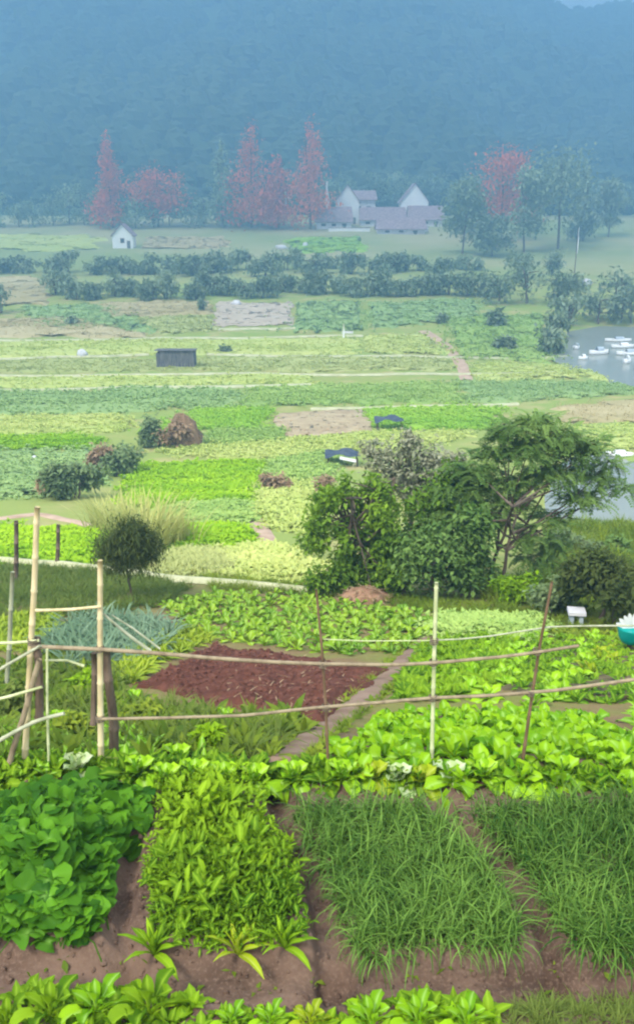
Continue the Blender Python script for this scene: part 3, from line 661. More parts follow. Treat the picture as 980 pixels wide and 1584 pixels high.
# understorey of the clump
shrub(665, 928, 130, 120, M['treeB'], 'dark green shrub under the feathery tree behind the pale bamboo pole', 14, n=2200, ls=.14, nclu=16)
shrub(620, 922, 90, 110, M['treeA'], 'dark shrub between the dense tree and the feathery tree', 15, n=1700, ls=.14, nclu=14)
shrub(720, 925, 80, 150, M['treeB'], 'leafy shrub at the foot of the feathery tree', 16, n=2200, ls=.16)
shrub(800, 935, 95, 50, M['greens'], 'low yellow green shrub right of the feathery tree foot', 17, n=1600, ls=.12)
shrub(850, 952, 64, 74, M['mid'], 'grey green shrub behind the top of the leaning dark pole', 18, n=1100, ls=.10)
shrub(935, 965, 160, 115, M['dark'], 'wide dark green bush below the pond at the right edge', 19, n=4500, ls=.13, nclu=14)
shrub(868, 950, 46, 60, M['olive'], 'small olive bush left of the little white stand', 20, n=800, ls=.12)
b = hit(690, 918) + np.array([0, .8, 0]); b[2] = H(b[0], b[1]); s_ = pxm(1, b)
tree('leafy_tree', 'middle leafy tree filling the gap between the dense tree and the feathery tree', b, [(x * s_, y * s_, z * s_, r_ * s_) for x, y, z, r_ in ((-40, 0, 130, 34), (0, 0, 150, 36), (35, 0, 120, 34), (-15, -10, 95, 38), (30, -10, 75, 36), (-50, 0, 80, 30), (10, 10, 180, 24), (60, 0, 160, 24))], 3000, .15, M['treeA'], .07, 2.2, 71, stems=2)
for k_, (px, py, wp, hp, m_, lb) in enumerate(((225, 1130, 60, 50, 'weed', 'twiggy weed bush right of the dark wooden post foot'), (330, 1165, 70, 40, 'greens', 'low green bush before the lower edge of the red soil'), (110, 1150, 70, 60, 'weed', 'yellow green bush between the left poles'), (30, 1120, 60, 70, 'olive', 'olive bush at the left edge below the bleached sticks'), (130, 1075, 60, 40, 'greens', 'green bush under the leek patch'), (290, 1130, 60, 30, 'olive', 'flat olive bush left of the lime plant below the red soil'))):
    shrub(px, py, wp, hp, M[m_], lb, 80 + k_, n=420, ls=.075, nclu=7)
# ball shaped tree
b = hit(204, 928); s_ = pxm(1, b)
cl = [(0, 0, 88 * s_, 46 * s_, 46 * s_, 40 * s_), (-18 * s_, 0, 80 * s_, 34 * s_), (20 * s_, 0, 86 * s_, 34 * s_), (5 * s_, 0, 108 * s_, 28 * s_)]
pom = tree('round_tree', 'small dark ball shaped tree on a thin trunk', b, cl, 15000, .16, M['dark'], .028, 75 * s_, 22, aspect=.15, shell=.05)
# middle-distance bushes
shrub(115, 770, 100, 62, M['mid'], 'dark round bush in the left middle fields', 23, n=2200, ls=.3)
shrub(78, 768, 44, 36, M['brownleaf'], 'rusty dry bush beside the dark round bush', 24, n=600, ls=.3)
shrub(158, 728, 50, 42, M['brownleaf'], 'brown dry bush above the dark round bush', 25, n=700, ls=.3)
shrub(190, 735, 60, 50, M['mid'], 'olive bush right of the brown dry bush', 26, n=900, ls=.3)
shrub(235, 690, 60, 52, M['mid'], 'grey green bush left of the thatched heap', 27, n=900, ls=.35)
shrub(272, 694, 46, 44, M['brownleaf'], 'brown bush leaning on the thatched heap', 28, n=600, ls=.35)
shrub(680, 500, 22, 16, M['farG'], 'single dark round bush in the blue green plot', 29, n=300, ls=.6)
shrub(112, 503, 18, 16, M['farG'], 'tiny dark bush in the plot below the hedge', 30, n=200, ls=.6)
shrub(312, 482, 14, 22, M['farG'], 'small upright dark bush at the left of the fallow plot', 31, n=200, ls=.6)
shrub(348, 545, 20, 12, M['farG'], 'low dark bush right of the plank hut', 32, n=200, ls=.5)
shrub(505, 775, 50, 40, M['brownleaf'], 'brown scrub behind the dense tree', 33, n=600, ls=.25)
shrub(425, 760, 60, 30, M['brownleaf'], 'low dry scrub on the pinkish slope', 34, n=500, ls=.25)
# reeds behind the ball tree
def reeds(px, py, wpx, hpx, mat, label, seed, n=160, name='reed_clump', spread=.5):
    b = hit(px, py); w_, h_ = pxm(wpx, b), pxm(hpx, b); r = np.random.default_rng(seed)
    vs_ = [leaf(h_ * r.uniform(.7, 1.05), .05, 5, 86, r.uniform(10, 75), .1, 'blade') for _ in range(6)]
    p = np.stack([r.normal(0, w_ * .2, n), r.normal(0, w_ * .2, n), np.full(n, -.03)], 1); rz = np.arctan2(-p[:, 0], p[:, 1]) + r.normal(0, .5, n)
    V, Fq, T, R = multi(vs_, p, rz, r.uniform(.7, 1.1, n), r.normal(-.05, .12, n), rng=r)
    return tag(obj(name, mesh_np(name, V, Fq, T, R), mat, loc=b), label, 'grass clump')
reeds(225, 850, 110, 105, M['reed'], 'pale yellow reed clump rising behind the round tree', 41, 320)
reeds(170, 822, 90, 70, M['reed'], 'pale reed clump left of the round tree', 42, 200)
reeds(275, 842, 60, 60, M['reed'], 'low pale reed clump right of the round tree', 43, 160)
# straw heap by the clump
def heap(px, py, wpx, hpx, mat, label, name, cat, seed):
    b = hit(px, py); w_, h_ = pxm(wpx, b), pxm(hpx, b); r = np.random.default_rng(seed)
    th = np.linspace(0, 2 * pi, 22, endpoint=False); V = [(0, 0, h_)]; rr = [.3, .6, .85, 1.0]; hh = [.93, .68, .34, -.06]
    for a, z in zip(rr, hh):
        for t in th:
            k = a * (1 + .12 * r.normal()); V.append((cos(t) * k * w_ / 2, sin(t) * k * w_ / 2.4, z * h_ * (1 + .1 * r.normal() * (z > 0))))
    T = [(0, 1 + j, 1 + (j + 1) % 22) for j in range(22)]; Qd = [(1 + i * 22 + j, 1 + (i + 1) * 22 + j, 1 + (i + 1) * 22 + (j + 1) % 22, 1 + i * 22 + (j + 1) % 22) for i in range(3) for j in range(22)]
    root = empty(name, b, label, cat); obj('mound', mesh_np('mound', V, [np.array(T), np.array(Qd)]), mat, root)
    n = 420; k = r.integers(1, len(V), n); p = np.array(V)[k] * r.uniform(.75, 1.05, (n, 1)); p[:, 2] = np.abs(p[:, 2])
    lv = leaf(.4 * h_ + .1, .025, 2, 20, 50, .1, 'blade'); a, f, t, _ = replicate(*lv, p, r.uniform(0, 6.28, n), r.uniform(.6, 1.2, n))
    s = obj('straw', mesh_np('straw', a, f, t), M['brownleaf'], root); s['kind'] = 'stuff'
    return root
heap(565, 930, 84, 20, M['mound'], 'low reddish straw heap at the foot of the dense tree', 'straw_heap', 'heap', 61)
heap(285, 690, 60, 52, M['brownleaf'], 'brown thatched heap among the middle fields', 'thatched_heap', 'heap', 62)

# hedge lines far across the fields, each bush its own
hr = np.random.default_rng(90); HB = []
for i, px in enumerate(np.linspace(88, 760, 24)):
    wpx, hpx = hr.uniform(50, 84), hr.uniform(26, 44); HB.append((px + hr.uniform(-8, 8), 456 + hr.uniform(-4, 4) + (4 if 100 < px < 330 else 0), wpx, hpx))
for i, (px, py, wpx, hpx) in enumerate(HB):
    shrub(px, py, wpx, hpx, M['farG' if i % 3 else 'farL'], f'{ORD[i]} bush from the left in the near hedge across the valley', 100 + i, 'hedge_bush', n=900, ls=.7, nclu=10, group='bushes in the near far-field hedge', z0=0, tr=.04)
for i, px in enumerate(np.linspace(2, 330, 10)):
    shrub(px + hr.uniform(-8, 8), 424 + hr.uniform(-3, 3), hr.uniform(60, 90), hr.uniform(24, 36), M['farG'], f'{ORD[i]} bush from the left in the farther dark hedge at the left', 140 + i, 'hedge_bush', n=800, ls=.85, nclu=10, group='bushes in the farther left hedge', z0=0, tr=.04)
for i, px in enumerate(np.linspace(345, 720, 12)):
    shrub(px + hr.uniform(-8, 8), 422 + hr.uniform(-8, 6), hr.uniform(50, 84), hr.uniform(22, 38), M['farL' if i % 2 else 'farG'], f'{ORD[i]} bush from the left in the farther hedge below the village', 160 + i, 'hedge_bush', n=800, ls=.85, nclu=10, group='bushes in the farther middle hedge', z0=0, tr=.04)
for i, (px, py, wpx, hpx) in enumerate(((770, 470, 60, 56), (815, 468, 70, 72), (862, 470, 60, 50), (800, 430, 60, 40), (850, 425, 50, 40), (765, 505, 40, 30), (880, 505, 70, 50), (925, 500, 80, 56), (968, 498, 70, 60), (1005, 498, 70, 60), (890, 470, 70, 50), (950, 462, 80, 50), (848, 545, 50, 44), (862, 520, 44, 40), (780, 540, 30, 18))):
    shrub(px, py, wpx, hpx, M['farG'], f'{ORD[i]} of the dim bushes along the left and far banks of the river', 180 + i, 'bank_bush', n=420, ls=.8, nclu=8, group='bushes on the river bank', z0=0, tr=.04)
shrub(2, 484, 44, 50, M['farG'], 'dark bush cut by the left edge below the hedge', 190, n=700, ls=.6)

# far trees below the mountain
def cone(w_, h_, n, seed):
    r = np.random.default_rng(seed); out = []
    for i in range(n):
        t = (i + .5) / n; rad = w_ / 2 * (1 - t) ** .8 * .8 + .05 * w_; a = r.uniform(0, 6.28)
        out.append((cos(a) * rad * .45, sin(a) * rad * .45, h_ * (.10 + .88 * t), rad, rad, h_ / n * 1.1))
    return out
FT = [(175, 352, 62, 128, 'red', 'tall red autumn tree left of the rounded red tree', 0), (246, 350, 100, 90, 'red', 'rounded red autumn tree at the left of the valley head', 1),
      (390, 352, 100, 140, 'red', 'broad red conifer left of the village', 0), (345, 352, 50, 120, 'farL', 'grey green tall tree left of the broad red conifer', 0),
      (480, 354, 84, 150, 'red', 'tallest red conifer beside the white village gable', 0), (430, 352, 60, 100, 'red', 'slim red conifer between the two broad ones', 0),
      (775, 372, 104, 130, 'red', 'red crowned tree at the right of the valley head', 1), (862, 385, 130, 150, 'farG', 'big dark green tree right of the red crowned tree', 1),
      (715, 392, 70, 110, 'farG', 'dark green tree right of the village houses', 1), (810, 390, 60, 120, 'farL', 'grey green tree between the red crowned tree and the big dark tree', 1),
      (900, 372, 44, 100, 'farG', 'slender dark tree at the far right', 0), (940, 366, 46, 84, 'farL', 'pale tree at the far right edge', 1), (760, 396, 70, 60, 'farG', 'low dark tree under the red crowned tree', 1)]
for i, (px, py, wpx, hpx, m_, lb, kd) in enumerate(FT):
    b = hit(px, py); w_, h_ = pxm(wpx, b), pxm(hpx, b)
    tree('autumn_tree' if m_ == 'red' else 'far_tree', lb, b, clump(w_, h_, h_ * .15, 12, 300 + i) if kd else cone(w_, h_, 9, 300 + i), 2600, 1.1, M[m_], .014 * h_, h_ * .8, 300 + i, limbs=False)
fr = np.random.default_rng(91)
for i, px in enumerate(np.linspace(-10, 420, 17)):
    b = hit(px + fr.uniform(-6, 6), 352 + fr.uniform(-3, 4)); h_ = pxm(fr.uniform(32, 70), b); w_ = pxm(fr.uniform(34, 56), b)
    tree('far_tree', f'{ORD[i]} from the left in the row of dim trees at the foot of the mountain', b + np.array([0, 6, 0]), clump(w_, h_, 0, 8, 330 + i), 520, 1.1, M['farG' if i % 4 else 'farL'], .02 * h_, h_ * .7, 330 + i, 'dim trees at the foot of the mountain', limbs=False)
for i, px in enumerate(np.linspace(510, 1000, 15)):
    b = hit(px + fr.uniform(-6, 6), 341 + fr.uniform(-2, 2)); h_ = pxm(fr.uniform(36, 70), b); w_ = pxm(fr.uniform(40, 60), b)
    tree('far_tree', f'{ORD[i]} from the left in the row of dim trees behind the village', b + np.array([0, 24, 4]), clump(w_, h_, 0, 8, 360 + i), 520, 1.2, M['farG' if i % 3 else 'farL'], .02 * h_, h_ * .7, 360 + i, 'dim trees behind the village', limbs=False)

# ------------------------------------------------------------------ village, huts, boats
def house(px, py, wpx, hpx, label, depth=9, roofh=.4, wall='offwhite', gable_front=True, name='house', wins=2, roof='tile'):
    b = hit(px, py); w_, h_ = pxm(wpx, b), pxm(hpx, b); hw = h_ * (1 - roofh); root = empty(name, b, label, 'house' if name == 'house' else name.replace('_', ' '))
    if gable_front:
        V = np.array([(-w_/2, 0, -1), (w_/2, 0, -1), (w_/2, 0, hw), (0, 0, h_), (-w_/2, 0, hw)]); V = np.concatenate([V, V + np.array([0, depth, 0])])
        Fs = [np.array([[0, 1, 2, 3, 4], [9, 8, 7, 6, 5]]), np.array([[0, 5, 6, 1], [1, 6, 7, 2], [2, 7, 8, 3], [3, 8, 9, 4], [4, 9, 5, 0]])]
        obj('wall', mesh_np('wall', V, Fs, smooth=False), M[wall], root)
        o = .06 * w_; k = (h_ - hw) / (w_ / 2); t = .25; ps = []
        for sg in (-1, 1):
            P = np.array([(0, -.5, h_ + .03), (sg * (w_/2 + o), -.5, hw - o * k + .03), (sg * (w_/2 + o), depth + .5, hw - o * k + .03), (0, depth + .5, h_ + .03)])
            V = np.concatenate([P, P + np.array([0, 0, t])]); ps.append((V, [np.array([(0, 1, 2, 3), (7, 6, 5, 4), (0, 4, 5, 1), (1, 5, 6, 2), (2, 6, 7, 3), (3, 7, 4, 0)])]))
        V, Fs = join(ps); obj('roof', mesh_np('roof', V, Fs, smooth=False), M[roof], root)
    else:
        V, Fs = box(0, depth/2, (hw - 1) / 2, w_, depth, hw + 1); obj('wall', mesh_np('wall', V, Fs, smooth=False), M[wall], root)
        P = [(-w_/2 - .6, -.8, hw - .1), (w_/2 + .6, -.8, hw - .1), (w_/2 + .2, depth/2, h_), (-w_/2 - .2, depth/2, h_), (-w_/2 - .6, depth + .8, hw - .1), (w_/2 + .6, depth + .8, hw - .1)]
        V = np.array(P); V = np.concatenate([V, V + np.array([0, 0, .3])])
        Fs = [np.array([(3, 2, 1, 0), (2, 3, 4, 5), (6, 7, 8, 9), (9, 8, 11, 10), (0, 1, 7, 6), (5, 4, 10, 11), (0, 6, 9, 3), (3, 9, 10, 4), (1, 2, 8, 7), (2, 5, 11, 8)])]
        obj('roof', mesh_np('roof', V, Fs, smooth=False), M[roof], root)
    for i in range(wins):
        x = (i - (wins - 1) / 2) * w_ / (wins + .4); wz = hw * .6; ww = min(1.2, w_ * .16); wh = min(1.5, hw * .3)
        V, Fs = box(x, -.02, wz, ww + .25, .12, wh + .25); f = obj('window', mesh_np('window', V, Fs, smooth=False), M['tile'], root)
        V, Fs = box(x, -.07, wz, ww, .08, wh); obj('pane', mesh_np('pane', V, Fs, smooth=False), M['glass'], f)
    V, Fs = box(w_ * .3, -.03, min(1.0, hw * .3) , .9, .14, min(2.0, hw * .6)); obj('door', mesh_np('door', V, Fs, smooth=False), M['hut'], root)
    return root
house(537, 346, 34, 54, 'narrow white gabled house at the left of the village', 10, .42, 'white', True, wins=1)
house(640, 344, 40, 54, 'white gabled house standing highest at the right of the village', 10, .45, 'white', True, wins=1)
house(592, 350, 66, 26, 'long low village house with purple grey roof in the middle', 8, .68, 'offwhite', False, wins=4)
house(658, 350, 50, 28, 'purple roofed village house below the highest white gable', 8, .68, 'offwhite', False, wins=3)
house(516, 354, 52, 30, 'purple roofed village house below the narrow white gable', 8, .68, 'offwhite', False, wins=3)
house(562, 342, 34, 42, 'dim pale house behind the narrow white gable', 8, .3, 'offwhite', False, wins=2)
house(620, 362, 70, 22, 'low grey roofed barn in front of the village', 7, .7, 'offwhite', False, wins=3)
house(190, 384, 30, 34, 'little white gabled shed alone at the far left field edge', 5, .45, 'white', True, wins=1)
house(84, 300, 11, 52, 'slim white tower house among the dim trees at the left', 4, .12, 'white', True, wins=1, name='tower')
def garden_wall(px0, px1, py, hpx, label):
    a, b = hit(px0, py), hit(px1, py); L_ = np.hypot(*(b - a)[:2]); h_ = pxm(hpx, a); root = empty('boundary_wall', a, label, 'wall', None, math.atan2(b[1] - a[1], b[0] - a[0]))
    V, Fs = box(L_/2, 0, h_/2 - .5, L_, .3, h_ + 1); obj('wall', mesh_np('wall', V, Fs, smooth=False), M['white'], root)
    V, Fs = box(L_/2, 0, h_ + .1, L_ + .3, .5, .2); obj('coping', mesh_np('coping', V, Fs, smooth=False), M['tile'], root)
garden_wall(508, 572, 358, 5, 'white wall in front of the left village houses'); garden_wall(612, 662, 358, 6, 'white wall in front of the right village houses')
def banner_pole(px, py0, py1, label, wpx=6):
    b = hit(px, py1 + 30); y = b[1]; P0 = plane_y(px, py1, y); P1 = plane_y(px, py0, y); w_ = pxm(wpx, b); root = empty('flag_pole', b, label, 'flag')
    V, Fs = tube([(0, 0, -.5), (0, 0, (P1[2] - b[2]) * .5), (0, 0, P1[2] - b[2])], [.12, .1, .07], 6); obj('pole', mesh_np('pole', V, Fs), M['bark'], root)
    z0, z1 = P0[2] - b[2], P1[2] - b[2]; nV = []
    for i in range(7):
        for s in (0, 1): nV.append((.1 + s * w_ * (.8 + .3 * sin(i)), .12 * sin(i * 1.3 + s), z0 + (z1 - z0) * i / 6))
    V = np.array(nV); V = np.concatenate([V, V + np.array([0, .04, 0])]); Qd = [(2*i, 2*i+1, 2*i+3, 2*i+2) for i in range(6)] + [(14+2*i, 14+2*i+2, 14+2*i+3, 14+2*i+1) for i in range(6)]
    obj('flag', mesh_np('flag', V, np.array(Qd)), M['white'], root)
banner_pole(440, 290, 318, 'thin white flag left of the tallest red conifer', 4); banner_pole(503, 280, 322, 'white flag right of the tallest red conifer', 5)
banner_pole(888, 352, 392, 'tall pale pole at the far right trees', 1.5)

def plank_hut(px, py, wpx, hpx, label):
    b = hit(px, py); w_, h_ = pxm(wpx, b), pxm(hpx, b); root = empty('plank_hut', b, label, 'hut'); n = 12; d = w_ * .6
    for i in range(n):
        hh = h_ * (.86 + .05 * ((i * 7) % 3)); V, Fs = box(-w_/2 + (i + .5) * w_/n, .02 * (i % 2), hh/2 - .1, w_/n * .86, .05, hh + .2); obj('plank', mesh_np('plank', V, Fs, smooth=False), M['hut'], root)
    V, Fs = join([box(-w_/2, d/2, h_*.42, .06, d, h_*.84), box(w_/2, d/2, h_*.42, .06, d, h_*.84), box(0, d, h_*.42, w_, .06, h_*.84)]); obj('wall', mesh_np('wall', V, Fs, smooth=False), M['hut'], root)
    V = np.array([(-w_*.55, -.2, h_*.97), (w_*.55, -.2, h_*.97), (w_*.55, d+.2, h_*.88), (-w_*.55, d+.2, h_*.88)]); V = np.concatenate([V, V + np.array([0, 0, .07])])
    obj('roof', mesh_np('roof', V, np.array([(3, 2, 1, 0), (4, 5, 6, 7), (0, 1, 5, 4), (1, 2, 6, 5), (2, 3, 7, 6), (3, 0, 4, 7)]), smooth=False), M['hut'], root)
plank_hut(271, 570, 56, 28, 'small grey plank hut standing alone in the yellow green strip')
def tarp_shelter(px, py, wpx, hpx, label, white=True):
    b = hit(px, py); w_, h_ = pxm(wpx, b), pxm(hpx, b); root = empty('tarp_shelter', b, label, 'shelter'); n = 10; d = w_ * .7
    for sx in (-1, 1):
        for sy in (0, 1):
            V, Fs = tube([(sx*w_*.45, sy*d, -.2), (sx*w_*.45, sy*d, h_*.7)], .04, 6); obj('post', mesh_np('post', V, Fs), M['bark'], root)
    V = []; 
    for i in range(n + 1):
        for j in range(n + 1):
            u, v = i/n*2-1, j/n; V.append((u*w_*.55, -.15 + v*(d+.3), h_*(1 - .22*abs(u) - .1*sin(u*5+v*3)) - .1*h_*sin(pi*v)))
    Qd = [(i*(n+1)+j, (i+1)*(n+1)+j, (i+1)*(n+1)+j+1, i*(n+1)+j+1) for i in range(n) for j in range(n)]
    obj('tarp', mesh_np('tarp', V, np.array(Qd)), M['tarp'], root)
    V = [((i/6*.5-.1)*w_, -.17 - .02, h_*(.9 - .25*(i/6)) - k*h_*.22) for k in (0, 1) for i in range(7)]
    if white:
        V = np.array(V); V[7:, 1] -= .04; V = np.concatenate([V, V + np.array([0, .03, 0])]); Qd = [(i, i+1, 8+i, 7+i) for i in range(6)] + [(14+i, 21+i, 22+i, 15+i) for i in range(6)]
        obj('white_sheet', mesh_np('white_sheet', V, np.array(Qd)), M['white'], root)
tarp_shelter(530, 722, 50, 20, 'dark blue tarp shelter with a white sheet behind the dense tree')
tarp_shelter(603, 668, 42, 20, 'grey tarp shelter farther back above the dark blue one', False)
def sack(px, py, wpx, hpx, label, seed):
    b = hit(px, py); w_, h_ = pxm(wpx, b), pxm(hpx, b); V, T, R = lump(seed); V = V * np.array([w_/2.4, w_/3, h_/2.2]); V[:, 2] += h_*.28
    return tag(obj('covered_heap', mesh_np('covered_heap', V, T), M['offwhite'], loc=b), label, 'heap')
sack(128, 552, 22, 16, 'small white sheeted heap in the left yellow green strip', 3); sack(365, 472, 18, 10, 'white sheeted heap at the foot of the hedge', 4); sack(53, 712, 12, 10, 'tiny white sheeted heap left of the dark round bush', 5)
sack(905, 442, 22, 14, 'pale sheeted heap on the far river bank', 6); sack(472, 381, 12, 8, 'tiny white heap in front of the bright far plot', 7); sack(435, 385, 26, 8, 'long white sheeted heap below the slim red conifer', 8)
# scarecrow-like white post in the fields
b = hit(531, 524); hh = pxm(22, b); root = empty('field_marker', b, 'white upright field marker post right of the fallow plot', 'post')
V, Fs = tube([(0, 0, -.2), (.03, 0, hh/2), (0, 0, hh)], [.14, .12, .1], 6); obj('post', mesh_np('post', V, Fs), M['white'], root)
V, Fs = box(.5, 0, hh*.45, 1.4, .08, .3); obj('board', mesh_np('board', V, Fs, smooth=False), M['offwhite'], root)

def boat(px, py, lenpx, hpx, z, rz, label, seed):
    p = pix_plane(px, py, z); b = np.array([p[0], p[1], z]); L_, h_ = pxm(lenpx, b), pxm(hpx, b); root = empty('boat', b, label, 'boat', 'white boats on the water', rz); wd = max(L_ * .26, .8)
    xs = np.linspace(-1, 1, 13); V = []
    for x in xs:
        k = max(1 - abs(x) ** 3.2, .03); up = .25 * x * x
        for y_, z_ in ((-1, 1), (-.8, 0.1), (0, -.25), (.8, .1), (1, 1), (.86, .98), (.6, .35), (-.6, .35), (-.86, .98)): V.append((x * L_/2, y_ * wd/2 * k, h_ * .55 * (z_ + up)))
    Qd = [(i*9+j, i*9+(j+1) % 9, (i+1)*9+(j+1) % 9, (i+1)*9+j) for i in range(12) for j in range(9)]
    obj('hull', mesh_np('hull', V, [np.array(Qd), np.array([list(range(9)), list(range(108, 117))[::-1]])]), M['white'], root)
    for k in (-.35, .1, .5):
        V, Fs = box(k*L_/2, 0, h_*.45, L_*.06, wd*.8, h_*.08); obj('thwart', mesh_np('thwart', V, Fs, smooth=False), M['bark'], root)
    th = np.linspace(0, pi, 9); V = [(x*L_*.16 + L_*.05, cos(t)*wd*.42, h_*.55 + sin(t)*h_*.5) for x in (-1, 1) for t in th]
    V = np.array(V + [(a, b_*.93, c-.03) for a, b_, c in V]); Qd = [(i, i+1, 10+i, 9+i) for i in range(8)] + [(18+i, 27+i, 28+i, 19+i) for i in range(8)]
    obj('canopy', mesh_np('canopy', V, np.array(Qd)), M['white' if seed % 2 else 'hullblue'], root)
boat(955, 706, 46, 10, POND_Z, -.15, 'long white boat moored at the far bank of the pond', 1)
for i, (px, py, lp, hp, rz, lb) in enumerate(((925, 548, 32, 11, .25, 'white boat lying slanted left of the boat cluster'), (901, 556, 14, 8, 0, 'smallest white boat at the left end of the cluster'),
      (955, 528, 40, 7, 0, 'farthest long white boat of the cluster'), (962, 538, 36, 8, .15, 'white boat second farthest in the cluster'), (972, 549, 40, 9, .1, 'pale boat in the middle of the cluster at the right edge'), (968, 562, 14, 12, .6, 'small pale boat nearest the bank below the cluster'), (890, 540, 12, 9, .9, 'lone pale boat near the left river bank'))):
    boat(px, py, lp, hp, RIVER_Z, rz, lb, i)
# the little white stand by the dark bush
b = hit(889, 968); s_ = pxm(1, b); root = empty('stand', b, 'little white plank stand on two legs before the dark bush', 'stand', None, -.15)
V, Fs = box(0, 0, 24*s_, 26*s_, .28, 5*s_); obj('top', mesh_np('top', V, Fs, smooth=False), M['offwhite'], root)
for sx in (-1, 1):
    V, Fs = box(sx*7*s_, 0, 10*s_, 6*s_, .2, 23*s_); obj('leg', mesh_np('leg', V, Fs, smooth=False), M['hullblue'], root)

# ------------------------------------------------------------------ hillside garden plots
# tilled red soil
q = [np.array(hit(a, b)[:2]) for a, b in ((330, 997), (602, 1040), (488, 1120), (212, 1064))]
u, v = np.meshgrid(np.linspace(0, 1, 150), np.linspace(0, 1, 130))
Px, Py = [(q[0][k]*(1-u) + q[1][k]*u)*(1-v) + (q[3][k]*(1-u) + q[2][k]*u)*v for k in (0, 1)]
Px = Px + (fbm(v*4, u*4, 61)-.5)*.5*(1-abs(2*u-1))*0 + (vnoise(v*6, v*0, 3)-.5)*.25*(2*u-1)
Py = Py + (vnoise(u*6, u*0, 5)-.5)*.35*(2*v-1)
e = np.minimum(np.minimum(u, 1-u), np.minimum(v, 1-v)*1.0)
Pz = H(Px, Py) + .03 + sstep(0, .06, e)*(.05 + .11*(fbm(Px*5, Py*5, 71)-.4) + .06*(fbm(Px*16, Py*16, 72)-.5) + .035*np.sin(Px*3.2*2.2+fbm(Px, Py, 9)*3)) - .06*(e < .002)
nr, nc = u.shape; ii = np.arange(nr*nc).reshape(nr, nc)
Qd = np.stack([ii[:-1, :-1], ii[1:, :-1], ii[1:, 1:], ii[:-1, 1:]], -1).reshape(-1, 4)
soil = tag(obj('soil_plot', mesh_np('soil_plot', np.stack([Px, Py, Pz], -1).reshape(-1, 3), Qd), M['soilred']), 'freshly tilled bare plot of reddish brown soil beside the path', 'soil plot', kind='structure')
n = 700; k = rng.integers(4, nr-4, n), rng.integers(4, nc-4, n); pos = np.stack([Px[k], Py[k], Pz[k]], 1)
V, Fq, T, R = multi([lump(40+i) for i in range(4)], pos, rng.uniform(0, 6.28, n), rng.uniform(.01, .032, n)*rng.uniform(.6, 1.4, n))
o = obj('clods', mesh_np('clods', V, Fq, T, R, smooth=False), M['clod'], soil); o['kind'] = 'stuff'
n = 110; k = rng.integers(4, nr-4, n), np.clip((rng.normal(.72, .16, n)*nc).astype(int), 4, nc-4); pos = np.stack([Px[k], Py[k], Pz[k]+.01], 1)
V, Fq, T, R = multi([leaf(.10, .012, 3, 10, 20, .1, 'blade', .4, i) for i in range(4)], pos, rng.uniform(0, 6.28, n), rng.uniform(.5, 1.3, n))
o = obj('straw_bits', mesh_np('straw_bits', V, Fq, T, R), M['brownleaf'], soil); o['kind'] = 'stuff'

def plants(variants, mat, pts, name, label, cat, group, sc=(.8, 1.2), parts=None, tilt=.12):
    """individual plants: one mesh each, or (parts) an Empty with each leaf its own child"""
    r = np.random.default_rng(len(pts)*7+3)
    if parts is None:
        ms = []
        for i, vv in enumerate(variants):
            me = mesh_np(name, vv[0], vv[1], np.full(len(vv[0]), .2 + .6*(i/max(1, len(variants)-1))), vv[2]); me.materials.append(mat); ms.append(me)
        for p in pts:
            o = obj(name, ms[r.integers(len(ms))], loc=p); o.rotation_euler = (r.normal(0, tilt), r.normal(0, tilt), r.uniform(0, 6.28)); s = r.uniform(*sc); o.scale = (s, s, s*r.uniform(.85, 1.15)); tag(o, label, cat, group)
    else:
        ms = []
        for i, lst in enumerate(variants):
            row = []
            for V, F_, R in lst:
                me = mesh_np('leaf', V, F_, np.full(len(V), r.random()), R); me.materials.append(mat); row.append(me)
            ms.append(row)
        for p in pts:
            root = empty(name, p, label, cat, group); root.rotation_euler = (r.normal(0, tilt), r.normal(0, tilt), r.uniform(0, 6.28)); s = r.uniform(*sc); root.scale = (s, s, s)
            for me in ms[r.integers(len(ms))]: obj('leaf', me, parent=root)
def spaced(poly, n, dmin, h=0, seed=5):
    c = sample(poly, n*8, h, np.random.default_rng(seed)); out = []
    for p in c:
        if all((p[0]-o[0])**2 + (p[1]-o[1])**2 > dmin*dmin for o in out): out.append(p)
        if len(out) >= n: break
    return out
# leafy greens plot behind the soil plot
CAB = [rosette(10, .24, .11, 200+i, (80, 5), (30, 90), 'spoon', 4, .35, .25, .12, cols=5) for i in range(5)]
plants(CAB, M['cabbage'], spaced([(252, 940), (330, 918), (480, 926), (640, 946), (668, 968), (632, 1010), (540, 1014), (440, 1004), (340, 992), (280, 968)], 290, .24, 0, 21), 'leafy_green_plant',
       'leafy green plant in the plot between the red soil and the straw heap', 'vegetable', 'greens behind the red soil plot', (.85, 1.3))
# lime lettuce bed by the trellis, each leaf its own
LET = [rosette(11, .17, .11, 220+i, (85, 10), (30, 100), 'spoon', 5, .5, .3, .1, True, 5) for i in range(4)]
plants(LET, M['lettuce'], spaced([(525, 1185), (520, 1150), (600, 1100), (760, 1092), (905, 1100), (985, 1140), (985, 1205), (700, 1198)], 130, .17, .1, 22), 'lettuce_plant',
       'bright lime lettuce in the bed behind the trellis right of the path', 'vegetable', 'lime lettuces behind the trellis', (.9, 1.35), parts=True)
